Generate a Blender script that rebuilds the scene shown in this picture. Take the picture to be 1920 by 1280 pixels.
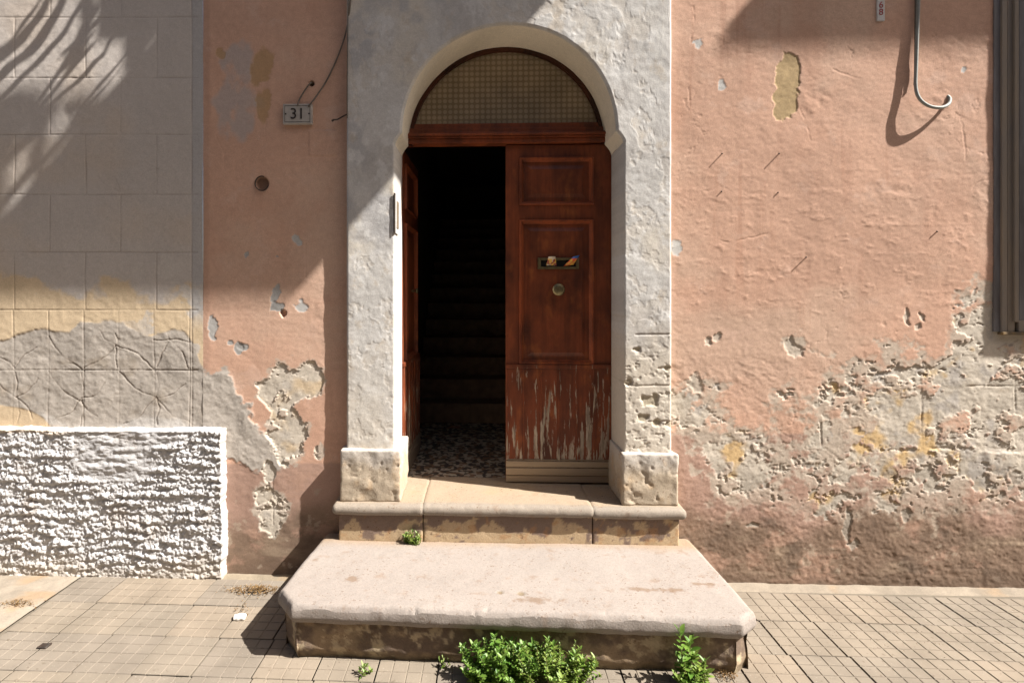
import bpy, bmesh, math, random
import numpy as np
from mathutils import Vector, Matrix

for o in list(bpy.data.objects):
    bpy.data.objects.remove(o, do_unlink=True)
scene = bpy.context.scene
C = scene.collection
R = math.radians

# ------------------------------------------------------------------ camera
FPX, CAMY, CAMZ, YAW = 1020.0, -3.0, 1.56, R(2.0)
VPX, HORY = 900.0, 555.0
CX = VPX - FPX * math.tan(YAW)
cam = bpy.data.cameras.new('camera')
cam.sensor_width = 36.0
cam.lens = FPX / 1920 * 36
cam.shift_x = (960 - CX) / 1920
cam.shift_y = (HORY - 640) / 1920
cam.clip_start = 0.05
cam.clip_end = 500
camo = bpy.data.objects.new('camera', cam)
C.objects.link(camo)
camo.location = (0, CAMY, CAMZ)
camo.rotation_euler = (R(90), 0, YAW)
scene.camera = camo

# ------------------------------------------------------------------ light
SD = Vector((-0.88, 0.27, -1.0)).normalized()          # the way the sunlight travels
sun = bpy.data.lights.new('sun', 'SUN')
sun.energy = 4.9
sun.angle = R(0.53)
sun.color = (1.0, 0.968, 0.915)
suno = bpy.data.objects.new('sun', sun)
C.objects.link(suno)
suno.location = (6, -4, 9)
suno.rotation_euler = SD.to_track_quat('-Z', 'Y').to_euler()
w = bpy.data.worlds.new('World')
scene.world = w
w.use_nodes = True
nt = w.node_tree
bg = nt.nodes['Background']
sky = nt.nodes.new('ShaderNodeTexSky')
sky.sky_type = 'NISHITA'
sky.sun_disc = False
sky.sun_elevation = math.asin(-SD.z)
sky.sun_rotation = math.atan2(-SD.x, -SD.y)
sky.dust_density = 4.0
sky.ozone_density = 0.6
nt.links.new(sky.outputs[0], bg.inputs[0])
bg.inputs[1].default_value = 0.05
vs = scene.view_settings
vs.view_transform = 'Standard'
vs.look = 'None'
vs.gamma = 1.0
vs.exposure = 1.42

# ------------------------------------------------------------------ helpers: places on the facade
FWD = Vector((-math.sin(YAW), math.cos(YAW), 0)); RGT = Vector((math.cos(YAW), math.sin(YAW), 0))
def ray(px, py):
    return FWD + RGT * ((px - CX) / FPX) + Vector((0, 0, 1)) * (-(py - HORY) / FPX)
def W(px, py, y=0.0):                      # point on the vertical plane at depth y
    d = ray(px, py); t = (y - CAMY) / d.y
    return Vector((d.x * t, y, CAMZ + d.z * t))
def G(px, py, z=0.0):                      # point on the level plane at height z
    d = ray(px, py); t = (z - CAMZ) / d.z
    return Vector((d.x * t, CAMY + d.y * t, z))
def wx(px, y=0.0): return W(px, 600, y).x
def wz(py, px=955, y=0.0): return W(px, py, y).z

# ------------------------------------------------------------------ helpers: noise
rs = np.random.RandomState(7)
T2 = rs.rand(512, 512)
T2F = T2.astype(np.float32).ravel()
T3 = rs.rand(48, 48, 48)
def vn2(x, y, s=0):
    x = np.asarray(x, np.float32) + s * 17.31; y = np.asarray(y, np.float32) + s * 9.77
    x0 = np.floor(x); y0 = np.floor(y)
    fx = x - x0; fy = y - y0
    xi = x0.astype(np.int32) & 511; yi = y0.astype(np.int32) & 511
    fx = fx * fx * (3 - 2 * fx); fy = fy * fy * (3 - 2 * fy)
    x1 = (xi + 1) & 511; y1 = (yi + 1) & 511
    r0 = T2F.take(xi * 512 + yi); r1 = T2F.take(x1 * 512 + yi)
    r2 = T2F.take(xi * 512 + y1); r3 = T2F.take(x1 * 512 + y1)
    a = r0 + (r1 - r0) * fx; b = r2 + (r3 - r2) * fx
    return a + (b - a) * fy
def fb(x, y, o=4, s=0, g=0.5):             # -1 .. 1
    r = 0; a = 1; t = 0
    for i in range(o):
        r = r + a * (vn2(x * 2 ** i, y * 2 ** i, s + i * 3) * 2 - 1); t += a; a *= g
    return r / t
def vn3(x, y, z):
    xi = np.floor(x).astype(int); yi = np.floor(y).astype(int); zi = np.floor(z).astype(int)
    fx = x - xi; fy = y - yi; fz = z - zi
    fx = fx * fx * (3 - 2 * fx); fy = fy * fy * (3 - 2 * fy); fz = fz * fz * (3 - 2 * fz)
    r = 0
    for i in (0, 1):
        for j in (0, 1):
            for k in (0, 1):
                r = r + T3[(xi + i) % 48, (yi + j) % 48, (zi + k) % 48] * (fx if i else 1 - fx) * (fy if j else 1 - fy) * (fz if k else 1 - fz)
    return r
def fb3(p, sc, o=4, g=0.5, off=0.0):
    r = 0; a = 1; t = 0
    for i in range(o):
        q = p * sc * 2 ** i + off + 11.3 * i
        r = r + a * (vn3(q[:, 0], q[:, 1], q[:, 2]) * 2 - 1); t += a; a *= g
    return r / t
def ss(a, b, v):
    t = np.clip((v - a) / (b - a), 0, 1)
    return t * t * (3 - 2 * t)
def mix(a, b, m):
    return a * (1 - m[..., None]) + np.asarray(b) * m[..., None]
def field(px, py, cols, rows, vals):       # smooth value from a small table
    vals = np.array(vals, float)
    ci = np.clip(np.interp(px, cols, np.arange(len(cols))), 0, len(cols) - 1.001)
    ri = np.clip(np.interp(py, rows, np.arange(len(rows))), 0, len(rows) - 1.001)
    c0 = ci.astype(int); r0 = ri.astype(int); fc = ci - c0; fr = ri - r0
    return (vals[r0, c0] * (1 - fc) + vals[r0, c0 + 1] * fc) * (1 - fr) + (vals[r0 + 1, c0] * (1 - fc) + vals[r0 + 1, c0 + 1] * fc) * fr
def blob(px, py, cx, cy, rx, ry, rot=0):   # signed: >0 inside an ellipse
    c, s = math.cos(R(rot)), math.sin(R(rot))
    u = ((px - cx) * c + (py - cy) * s) / rx; v = (-(px - cx) * s + (py - cy) * c) / ry
    return 1 - np.sqrt(u * u + v * v)
def warp(px, py, X, Z, a=7, f=22, s=90):
    return px + a * fb(X * f, Z * f, 5, s, 0.65), py + a * fb(X * f, Z * f, 5, s + 40, 0.65)
def segd(px, py, pts):                     # distance to a polyline
    d = np.full(px.shape, 1e9)
    for (ax, ay), (bx, by) in zip(pts[:-1], pts[1:]):
        vx, vy = bx - ax, by - ay
        t = np.clip(((px - ax) * vx + (py - ay) * vy) / (vx * vx + vy * vy + 1e-9), 0, 1)
        d = np.minimum(d, np.hypot(px - ax - vx * t, py - ay - vy * t))
    return d
def PX(X, Z, y=0.0):                       # facade metres -> reading coordinates of the survey drawing
    dx = X; dy = y - CAMY
    f = -dx * math.sin(YAW) + dy * math.cos(YAW); r = dx * math.cos(YAW) + dy * math.sin(YAW)
    return CX + FPX * r / f, HORY - FPX * (Z - CAMZ) / f

# ------------------------------------------------------------------ helpers: materials
def new_mat(name):
    m = bpy.data.materials.new(name); m.use_nodes = True
    return m, m.node_tree, m.node_tree.nodes['Principled BSDF']
def nd(nt, t, **k):
    n = nt.nodes.new(t)
    for a, v in k.items(): setattr(n, a, v)
    return n
def noise(nt, scale, detail=6, rough=0.6, vec=None, stretch=None):
    n = nd(nt, 'ShaderNodeTexNoise'); n.inputs['Scale'].default_value = scale
    n.inputs['Detail'].default_value = detail; n.inputs['Roughness'].default_value = rough
    tc = nd(nt, 'ShaderNodeTexCoord')
    src = tc.outputs['Object']
    if stretch:
        mp = nd(nt, 'ShaderNodeMapping'); mp.inputs['Scale'].default_value = stretch
        nt.links.new(src, mp.inputs[0]); src = mp.outputs[0]
    nt.links.new(src, n.inputs['Vector'])
    return n.outputs['Fac']
def mrange(nt, v, a, b, c, d):
    m = nd(nt, 'ShaderNodeMapRange'); nt.links.new(v, m.inputs[0])
    for i, x in zip((1, 2, 3, 4), (a, b, c, d)): m.inputs[i].default_value = x
    return m.outputs[0]
def mixc(nt, fac, a, b, mode='MIX'):
    m = nd(nt, 'ShaderNodeMix', data_type='RGBA', blend_type=mode)
    if isinstance(fac, float): m.inputs[0].default_value = fac
    else: nt.links.new(fac, m.inputs[0])
    for i, x in ((6, a), (7, b)):
        if isinstance(x, tuple): m.inputs[i].default_value = (*x, 1)
        else: nt.links.new(x, m.inputs[i])
    return m.outputs[2]
def scalec(nt, col, fac):
    v = nd(nt, 'ShaderNodeVectorMath', operation='SCALE'); nt.links.new(col, v.inputs[0]); nt.links.new(fac, v.inputs['Scale'])
    return v.outputs[0]
def bump(nt, b, height, strength=0.5, dist=0.01):
    n = nd(nt, 'ShaderNodeBump'); n.inputs['Strength'].default_value = strength; n.inputs['Distance'].default_value = dist
    nt.links.new(height, n.inputs['Height']); nt.links.new(n.outputs[0], b.inputs['Normal'])
def pigment_mat(name, rough=0.9, amt=0.12, bsc=90, bdist=0.004, bst=0.6, sc=35, speck=False):
    m, nt, b = new_mat(name)
    a = nd(nt, 'ShaderNodeAttribute', attribute_name='pigment')
    f = mrange(nt, noise(nt, sc, 8, 0.7), 0.25, 0.75, 1 - amt, 1 + amt)
    c = scalec(nt, scalec(nt, a.outputs['Color'], f), mrange(nt, noise(nt, 170, 5, 0.7), 0.3, 0.7, 0.86, 1.14))
    if speck:
        k = mrange(nt, noise(nt, 60, 5, 0.7), 0.565, 0.64, 0, 0.8); k2 = nd(nt, 'ShaderNodeMath', operation='MULTIPLY'); nt.links.new(k, k2.inputs[0]); nt.links.new(mrange(nt, noise(nt, 7, 6, 0.65), 0.40, 0.58, 0.12, 1), k2.inputs[1])
        c = mixc(nt, k2.outputs[0], c, (0.12, 0.075, 0.045))
    nt.links.new(c, b.inputs['Base Color'])
    b.inputs['Roughness'].default_value = rough; b.inputs['Specular IOR Level'].default_value = 0.25
    bump(nt, b, noise(nt, bsc, 7, 0.65), bst, bdist)
    return m
def plain_mat(name, col, col2=None, rough=0.7, sc=20, metallic=0.0, bsc=80, bdist=0.002, bst=0.4, stretch=None, spec=0.4):
    m, nt, b = new_mat(name)
    col2 = col2 or tuple(c * 0.7 for c in col)
    f = mrange(nt, noise(nt, sc, 7, 0.65, stretch=stretch), 0.35, 0.65, 0, 1)
    nt.links.new(mixc(nt, f, col, col2), b.inputs['Base Color'])
    b.inputs['Roughness'].default_value = rough; b.inputs['Metallic'].default_value = metallic
    b.inputs['Specular IOR Level'].default_value = spec
    bump(nt, b, noise(nt, bsc, 6, 0.6, stretch=stretch), bst, bdist)
    return m

# ------------------------------------------------------------------ helpers: objects
def link(name, me, mat=None, parent=None, smooth=False):
    o = bpy.data.objects.new(name, me); C.objects.link(o)
    if mat: me.materials.append(mat)
    if parent:
        o.parent = parent; o.matrix_parent_inverse = parent.matrix_world.inverted()
    if smooth: me.polygons.foreach_set('use_smooth', np.ones(len(me.polygons), bool))
    return o
def empty(name, loc=(0, 0, 0)):
    o = bpy.data.objects.new(name, None); C.objects.link(o); o.location = loc; o.empty_display_size = 0.1
    bpy.context.view_layer.update()
    return o
def tag(o, label=None, cat=None, group=None, kind=None):
    if label: o['label'] = label
    if cat: o['category'] = cat
    if group: o['group'] = group
    if kind: o['kind'] = kind
    return o
def grid_obj(name, X, Y, Z, col, mat, parent=None, flip=False, smooth=True):
    nu, nv = X.shape
    me = bpy.data.meshes.new(name)
    idx = np.arange(nu * nv).reshape(nu, nv)
    q = np.stack([idx[:-1, :-1], idx[1:, :-1], idx[1:, 1:], idx[:-1, 1:]], -1).reshape(-1, 4)
    if flip: q = q[:, ::-1]
    me.vertices.add(nu * nv); me.loops.add(q.size); me.polygons.add(len(q))
    me.vertices.foreach_set('co', np.stack([X, Y, Z], -1).reshape(-1).astype(np.float32))
    me.loops.foreach_set('vertex_index', q.reshape(-1).astype(np.int32))
    me.polygons.foreach_set('loop_start', np.arange(0, q.size, 4, dtype=np.int32))
    me.update(calc_edges=True)
    if col is not None:
        a = me.attributes.new('pigment', 'FLOAT_COLOR', 'POINT')
        c4 = np.ones((nu * nv, 4), np.float32); c4[:, :3] = np.clip(col.reshape(-1, 3), 0.004, 0.95)
        a.data.foreach_set('color', c4.reshape(-1))
    return link(name, me, mat, parent, smooth)
def raw(name, verts, faces, mat, parent=None, smooth=False):
    me = bpy.data.meshes.new(name); me.from_pydata([tuple(v) for v in verts], [], faces); me.update()
    return link(name, me, mat, parent, smooth)
def box(name, x0, x1, y0, y1, z0, z1, mat, parent=None, bev=0.003):
    bm = bmesh.new(); bmesh.ops.create_cube(bm, size=1)
    for v in bm.verts: v.co = Vector(((x0 + x1) / 2 + v.co.x * (x1 - x0), (y0 + y1) / 2 + v.co.y * (y1 - y0), (z0 + z1) / 2 + v.co.z * (z1 - z0)))
    if bev: bmesh.ops.bevel(bm, geom=bm.edges[:], offset=bev, segments=2, affect='EDGES', profile=0.6)
    me = bpy.data.meshes.new(name); bm.to_mesh(me); bm.free()
    return link(name, me, mat, parent)
def tube(name, pts, r, mat, parent=None, seg=8):
    pts = [Vector(p) for p in pts]; n = len(pts); vs_, fs = [], []
    rr = r if isinstance(r, (list, tuple)) else [r] * n
    up = Vector((0.3, 1, 0.2)).normalized()
    for i, p in enumerate(pts):
        t = (pts[min(i + 1, n - 1)] - pts[max(i - 1, 0)]).normalized()
        a = t.cross(up)
        if a.length < 1e-3: a = t.cross(Vector((1, 0, 0)))
        a.normalize(); b = t.cross(a)
        for k in range(seg):
            g = 2 * math.pi * k / seg; vs_.append(p + (a * math.cos(g) + b * math.sin(g)) * rr[i])
    for i in range(n - 1):
        for k in range(seg):
            fs.append((i * seg + k, i * seg + (k + 1) % seg, (i + 1) * seg + (k + 1) % seg, (i + 1) * seg + k))
    fs.append(tuple(range(seg))[::-1]); fs.append(tuple(range((n - 1) * seg, n * seg)))
    return raw(name, vs_, fs, mat, parent, True)
def spline(pts, n=8):
    pts = [Vector(p) for p in pts]; out = []
    P = [pts[0] * 2 - pts[1]] + pts + [pts[-1] * 2 - pts[-2]]
    for i in range(1, len(P) - 2):
        for k in range(n):
            t = k / n; a, b, c, d = P[i - 1], P[i], P[i + 1], P[i + 2]
            out.append(0.5 * ((2 * b) + (c - a) * t + (2 * a - 5 * b + 4 * c - d) * t * t + (3 * b - a - 3 * c + d) * t ** 3))
    return out + [pts[-1]]
def stone(name, x0, x1, y0, y1, z0, z1, mat, parent=None, res=0.012, r=0.015, amp=0.004, sc=9, off=0.0, colf=None, front=None):
    # a block with rounded, worn edges and an uneven skin; front = extra radius for a bullnose
    lo = np.array([x0, y0, z0]); hi = np.array([x1, y1, z1]); n = np.maximum(2, np.ceil((hi - lo) / res).astype(int))
    key = {}; V = []; F = []
    def vid(i, j, k):
        t = (i, j, k)
        if t not in key: key[t] = len(V); V.append(t)
        return key[t]
    for ax in range(3):
        a, b = [d for d in range(3) if d != ax]
        for side in (0, n[ax]):
            for i in range(n[a]):
                for j in range(n[b]):
                    c = []
                    for di, dj in ((0, 0), (1, 0), (1, 1), (0, 1)):
                        t = [0, 0, 0]; t[ax] = side; t[a] = i + di; t[b] = j + dj
                        c.append(vid(*t))
                    if (side == 0) == (ax != 1): c = c[::-1]
                    F.append(c)
    P = lo + np.array(V) / n * (hi - lo)
    inner = np.clip(P, lo + r, hi - r); d = P - inner; L = np.linalg.norm(d, axis=1, keepdims=True) + 1e-9
    nn = d / L
    P2 = inner + nn * np.minimum(r, L * 10)
    P2 = P2 + nn * (fb3(P2, sc, 4, 0.5, off)[:, None] * amp + np.minimum(0, fb3(P2, 34, 2, 0.5, off + 5)[:, None] + 0.3) * amp * 1.6)
    me = bpy.data.meshes.new(name); me.from_pydata(P2.tolist(), [], F); me.update()
    if colf is not None:
        a = me.attributes.new('pigment', 'FLOAT_COLOR', 'POINT')
        c4 = np.ones((len(P2), 4), np.float32); c4[:, :3] = np.clip(colf(P2), 0.004, 0.95)
        a.data.foreach_set('color', c4.reshape(-1))
    return link(name, me, mat, parent, True)

# ------------------------------------------------------------------ key lines of the facade
PP, PL = -0.045, -0.078                                   # pilaster face, plinth face
XL0, XL1, XR0, XR1 = wx(650, PP), wx(740, PP), wx(1170, PP), wx(1259, PP)
XCREAM = wx(381)
YD = 0.235                                                # door plane
Z2, Z1 = 0.45, 0.25
ZS = W(955, 246, PP).z                                    # spring of the arch
XA0, XA1 = wx(753, PP), wx(1156, PP)
AC, AR = (XA0 + XA1) / 2, (XA1 - XA0) / 2
ZI = W(955, 268, PP).z                                    # under the imposts
XMIN, XMAX, ZMAX = wx(-420), wx(2480), 5.2
def axis(lo, a, b, hi, step, coarse=0.05):
    p = [np.linspace(a, b, int((b - a) / step) + 1)]
    if lo < a: p.insert(0, np.linspace(lo, a, max(2, int((a - lo) / coarse)))[:-1])
    if hi > b: p.append(np.linspace(b, hi, max(2, int((hi - b) / coarse)))[1:])
    return np.concatenate(p)

# palette (albedo)
SALMON = np.array([0.545, 0.335, 0.24]); MAUVE = np.array([0.37, 0.24, 0.185]); DIRT = np.array([0.205, 0.14, 0.098])
TUFA = np.array([0.52, 0.455, 0.375]); OCHRE = np.array([0.58, 0.37, 0.14]); GREY = np.array([0.395, 0.35, 0.305])
WHITE = np.array([0.53, 0.505, 0.475]); BLUEG = np.array([0.40, 0.385, 0.38]); CREAM = np.array([0.585, 0.455, 0.305]); LGREY = np.array([0.50, 0.455, 0.41])

M_pink = pigment_mat('pink_lime_plaster', amt=0.10, bsc=280, bdist=0.0013)
M_cream = pigment_mat('scored_cream_plaster', amt=0.06, bsc=160, bdist=0.0012)
M_white = pigment_mat('limewashed_surround', amt=0.08, bsc=150, bdist=0.0016)
M_stucco = pigment_mat('rough_white_stucco', amt=0.08, bsc=160, bdist=0.004)
M_stone = pigment_mat('worn_limestone', amt=0.16, bsc=130, bdist=0.003, sc=60, speck=True)
M_pave = pigment_mat('cement_tile', amt=0.10, bsc=220, bdist=0.0015, sc=45)

# ------------------------------------------------------------------ the pink house: walls
house = tag(empty('pink_house', (0, 0, 0)), 'old salmon pink house front with peeling plaster and arched doorway', 'house')

def pink_base(X, Z, px, py):
    h = 0.0032 * fb(X * 4, Z * 4, 3, 1) + 0.0007 * fb(X * 12, Z * 24, 5, 2) + 0.0006 * fb(X * 60, Z * 75, 3, 3) + 0.0022 * ss(0.15, 0.5, fb(X * 3, Z * 3.5, 3, 5)) * fb(X * 22, Z * 30, 4, 8)
    v = fb(X * 2.2, Z * 2.2, 6, 4, 0.6)
    col = SALMON * (1 + 0.15 * v[..., None] + 0.05 * fb(X * 40, Z * 40, 3, 7)[..., None]) + 0 * X[..., None]
    col = mix(col, SALMON * np.array([0.80, 0.74, 0.72]), ss(0.2, 0.6, fb(X * 14, Z * 1.6, 5, 11)) * 0.35)
    col = mix(col, np.array([0.54, 0.385, 0.29]), ss(-0.05, 0.45, fb(X * 1.1, Z * 1.5, 6, 13, 0.6)) * 0.6)
    col = mix(col, SALMON * np.array([0.78, 0.70, 0.66]), ss(0.22, 0.5, fb(X * 24, Z * 1.1, 5, 14, 0.6)) * ss(0.0, 0.4, fb(X * 1.5, Z * 1.5, 3, 15)) * 0.45)
    col = mix(col, SALMON * np.array([1.06, 1.16, 1.25]), ss(0.25, 0.5, fb(X * 7, Z * 8, 6, 12, 0.65)) * 0.5)
    col = mix(col, SALMON * np.array([1.0, 1.08, 1.12]), ss(0.0, 0.7, fb(X * 1.3, Z * 3, 4, 6)) * 0.6)
    col = mix(col, SALMON * np.array([0.86, 0.78, 0.74]), ss(0.15, 0.7, fb(X * 4, Z * 2.5, 5, 9)) * 0.45)
    return h, col
def tufa(X, Z, s=0):
    md = ss(-0.1, 0.45, fb(X * 4, Z * 4, 3, 22 + s))
    h = 0.0045 * fb(X * 9, Z * 12, 7, 21 + s, 0.62) - 0.0038 * md * ss(0.25, 0.65, fb(X * 48, Z * 70, 4, 23 + s, 0.6)) - 0.008 * md * ss(0.42, 0.62, fb(X * 15, Z * 34, 5, 25 + s, 0.62))
    col = TUFA * (1 + 0.30 * fb(X * 6, Z * 8, 7, 26, 0.68)[..., None])
    col = mix(col, OCHRE, ss(0.18, 0.5, fb(X * 7, Z * 7, 4, 27)) * 0.75)
    col = mix(col, np.array([0.36, 0.33, 0.31]), ss(0.2, 0.55, fb(X * 11, Z * 11, 4, 29)) * 0.55)
    return h, col

def lower_paint(col, X, Z, px, py, line):
    d = fb(X * 3, Z * 3, 5, 31)
    band = ss(line - 3, line + 3, py + 4 * fb(X * 9, Z * 9, 2, 30))
    col = mix(col, MAUVE * (1 + 0.14 * d[..., None]), band * 0.95)
    dirt = ss(-0.35, 0.3, (py - 970) / 90 + 0.8 * d)
    col = mix(col, DIRT * (1 + 0.3 * fb(X * 8, Z * 14, 5, 33)[..., None]), dirt * 0.95 * ss(900, 960, py))
    col = mix(col, np.array([0.36, 0.27, 0.19]), ss(0.1, 0.6, fb(X * 5, Z * 16, 5, 35)) * ss(960, 1020, py) * 0.6)
    col = mix(col, MAUVE * np.array([1.12, 1.08, 1.02]), ss(0.15, 0.45, fb(X * 6, Z * 9, 6, 36, 0.65)) * ss(line, line + 30, py) * 0.6)
    col = mix(col, np.array([0.11, 0.08, 0.06]), ss(0.1, 0.5, fb(X * 5, Z * 5, 6, 37, 0.66)) * ss(line + 60, line + 150, py) * 0.6)
    col = mix(col, np.array([0.42, 0.34, 0.26]), ss(0.35, 0.5, fb(X * 12, Z * 14, 5, 38, 0.65)) * ss(line + 20, line + 60, py) * 0.55)
    return col

def wall_right():
    xs = axis(XR1 - 0.02, XR1 - 0.02, wx(1945), XMAX, 0.0048)
    zs = axis(-0.05, -0.05, 3.32, ZMAX, 0.0048)
    X, Z = np.meshgrid(xs, zs, indexing='ij'); px, py = PX(X, Z)
    h, col = pink_base(X, Z, px, py)
    # crumpled skin and flakes in the middle of the wall
    h += 0.0016 * ss(0.1, 0.6, fb(X * 14, Z * 26, 6, 41, 0.6)) * ss(250, 420, py) * (1 - ss(560, 640, py))
    col = lower_paint(col, X, Z, px, py, 812)
    cols = [1262, 1340, 1410, 1480, 1550, 1620, 1690, 1760, 1830, 1900, 2100]
    rows = [500, 560, 600, 640, 680, 720, 760, 800, 840, 880, 920, 960, 1000, 1050]
    t = [[-1, -1, -1, -1, -1, -1, -1, -1, -.9, -.6, -.6],
         [-1, -1, -1, -1, -1, -1, -.9, -.8, .5, .9, .9],
         [-1, -.9, -1, -1, -1, -.9, -.7, -.6, .8, .9, .9],
         [-1, -.8, -1, -.1, -.9, -.1, -.2, -.3, .8, .9, .9],
         [-.9, -.5, -1, -.4, -.6, .15, -.2, .1, .8, .9, .9],
         [-.1, .15, -.7, -.05, -.2, .4, .2, .4, .8, .9, .9],
         [.45, -.3, -.3, -.3, 0, .4, .5, .6, .8, .9, .9],
         [.0, .05, -.5, -.4, .0, .3, .6, .7, .8, .9, .9],
         [-.5, .3, .35, -.1, .25, .1, .3, .4, .55, .6, .6],
         [-.5, .05, .4, .2, .35, .1, .2, .2, .35, .35, .3],
         [-.7, -.25, .1, -.2, .15, .1, 0, .05, .15, .1, 0],
         [-1, -.6, -.6, -.3, .1, -.1, -.2, 0, -.15, -.15, -.2],
         [-1, -1, -1, -.8, -.5, -.6, -.6, -.6, -.6, -.6, -.6],
         [-1] * 11]
    e = field(px, py, cols, rows, t)
    n = fb(X * 7, Z * 8.5, 7, 51, 0.68)
    e2 = e + 0.10 + 0.85 * n
    thin = ss(-0.24, -0.06, e2 + 0.10 * fb(X * 50, Z * 50, 3, 55))                            # paint skin gone, render shows
    deep = ss(0.10, 0.15, e2 + 0.12 * fb(X * 45, Z * 45, 3, 52))                              # plaster gone, stone shows
    deep = deep * (1 - 0.95 * ss(0.10, 0.16, fb(X * 8, Z * 11, 7, 47, 0.68) - 0.10 * ss(1780, 1860, px)))
    hs, cs = tufa(X, Z)
    col = mix(col, TUFA * np.array([0.92, 0.9, 0.88]) * (1 + 0.1 * n[..., None]), thin * 0.8 * (1 - 0.5 * ss(900, 960, py)) * ss(-0.35, 0.1, fb(X * 11, Z * 14, 6, 48, 0.66)))
    stone_tint = ss(850, 900, py)[..., None]
    cs = cs * (1 - stone_tint * 0.22)
    keep = ss(0.25, 0.5, fb(X * 13, Z * 13, 4, 57)) * ss(800, 860, py)
    deepc = deep * (1 - 0.75 * keep)
    col = col * (1 - deepc[..., None]) + cs * deepc[..., None]
    h = h * (1 - deep) - 0.0010 * thin + deep * (-0.0036 + hs)
    # joints between the stones where they are bare
    j = np.minimum(np.abs(py - 723 - 1.5 * fb(X * 6, Z, 2, 58)), np.where(px > 1640, np.abs(py - 842 - 3 * fb(X * 9, Z, 2, 59)) * 0.45, 99))
    for vx_, a, b in ((1730, 723, 842), (1462, 812, 905), (1905, 660, 842), (1625, 842, 905), (1800, 842, 905), (1540, 745, 842)):
        j = np.minimum(j, np.where((py > a) & (py < b), np.abs(px - vx_ - 1.5 * fb(X, Z * 9, 2, 60)), 99))
    h -= 0.003 * (1 - ss(0.5, 1.8, j)) * deep * ss(-0.3, 0.2, fb(X * 7, Z * 7, 3, 53))
    h += 0.005 * ss(-0.15, 0.25, fb(X * 5, Z, 4, 49)) * ss(846, 851, py + 6 * fb(X * 16, Z * 9, 5, 54, 0.6)) * (1 - ss(866, 900, py)) * deep * ss(1600, 1700, px)
    low = ss(560, 760, py) + 0.8 * ss(900, 1000, py); h += 0.0015 * low * fb(X * 45, Z * 55, 4, 56, 0.6)
    hc = np.abs(fb(X * 2.6, Z * 3.0, 6, 43, 0.55)); h -= 0.0014 * (1 - ss(0.002, 0.012, hc)) * ss(-0.05, 0.3, fb(X * 2, Z * 2, 3, 44)) * (1 - deep)
    # single chips, pits and stains
    wpx, wpy = warp(px, py, X, Z, 9, 20)
    for (cx, cy, rx, ry, rot) in ((1306, 720, 17, 22, 10), (1330, 640, 7, 10, 0), (1345, 632, 6, 9, 30), (1490, 652, 16, 20, -40), (1700, 595, 5, 16, -15), (1722, 612, 6, 9, 20), (1730, 598, 4, 10, -20), (1590, 985, 7, 40, 5), (1700, 965, 9, 12, 20), (1880, 925, 6, 13, 0), (1412, 985, 14, 6, 10), (1905, 895, 14, 22, -40), (1600, 1020, 10, 14, 20)):
        b = blob(wpx, wpy, cx, cy, rx, ry, rot) + 0.5 * fb(X * 40, Z * 40, 4, 61)
        k = ss(0.0, 0.3, b); h -= 0.0042 * k; col = mix(col, TUFA * (0.95 if cy < 850 else 0.6), k * 0.8)
    b = blob(wpx, wpy, 1475, 165, 24, 68, 8) + 0.4 * fb(X * 14, Z * 9, 5, 62, 0.6)       # the ochre scar
    k = ss(0.0, 0.05, b); h -= 0.0028 * k; col = mix(col, np.array([0.42, 0.30, 0.16]) * (1 + 0.15 * fb(X * 25, Z * 40, 3, 63)[..., None]), k)
    for (cx, cy, r_) in ((1308, 83, 9), (1808, 132, 5), (1352, 162, 8), (1268, 465, 13)):
        k = ss(0.0, 0.2, blob(wpx, wpy, cx, cy, r_, r_ * 1.1) + 0.4 * fb(X * 40, Z * 40, 3, 64)); h -= 0.0015 * k; col = mix(col, WHITE * 0.9, k)
    for pts in (((1300, 15), (1302, 50), (1296, 80)), ((1290, 160), (1294, 200)), ((1490, 98), (1503, 130)), ((1500, 200), (1515, 240), (1522, 270)), ((1795, 190), (1806, 235), (1810, 300)), ((1560, 130), (1614, 150)), ((1840, 340), (1815, 360), (1838, 375)), ((1320, 440), (1370, 455), (1450, 435))):
        d = segd(px + 4 * fb(X * 20, Z * 20, 3, 66), py + 4 * fb(X * 20, Z * 20, 3, 67), pts)
        h -= 0.0016 * (1 - ss(0.5, 1.8, d)) * ss(-0.2, 0.3, fb(X * 18, Z * 18, 3, 69))
    # dark foot of the wall
    col = mix(col, DIRT * 0.7, ss(1068, 1095, py + 14 * fb(X * 8, Z * 8, 3, 68)) * 0.7)
    Y = -h
    return grid_obj('wall', X, Y, Z, col, M_pink, house, flip=False)
wall_right()['label'] = 'salmon wall right of the door, plaster fallen off the lower stones'

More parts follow.
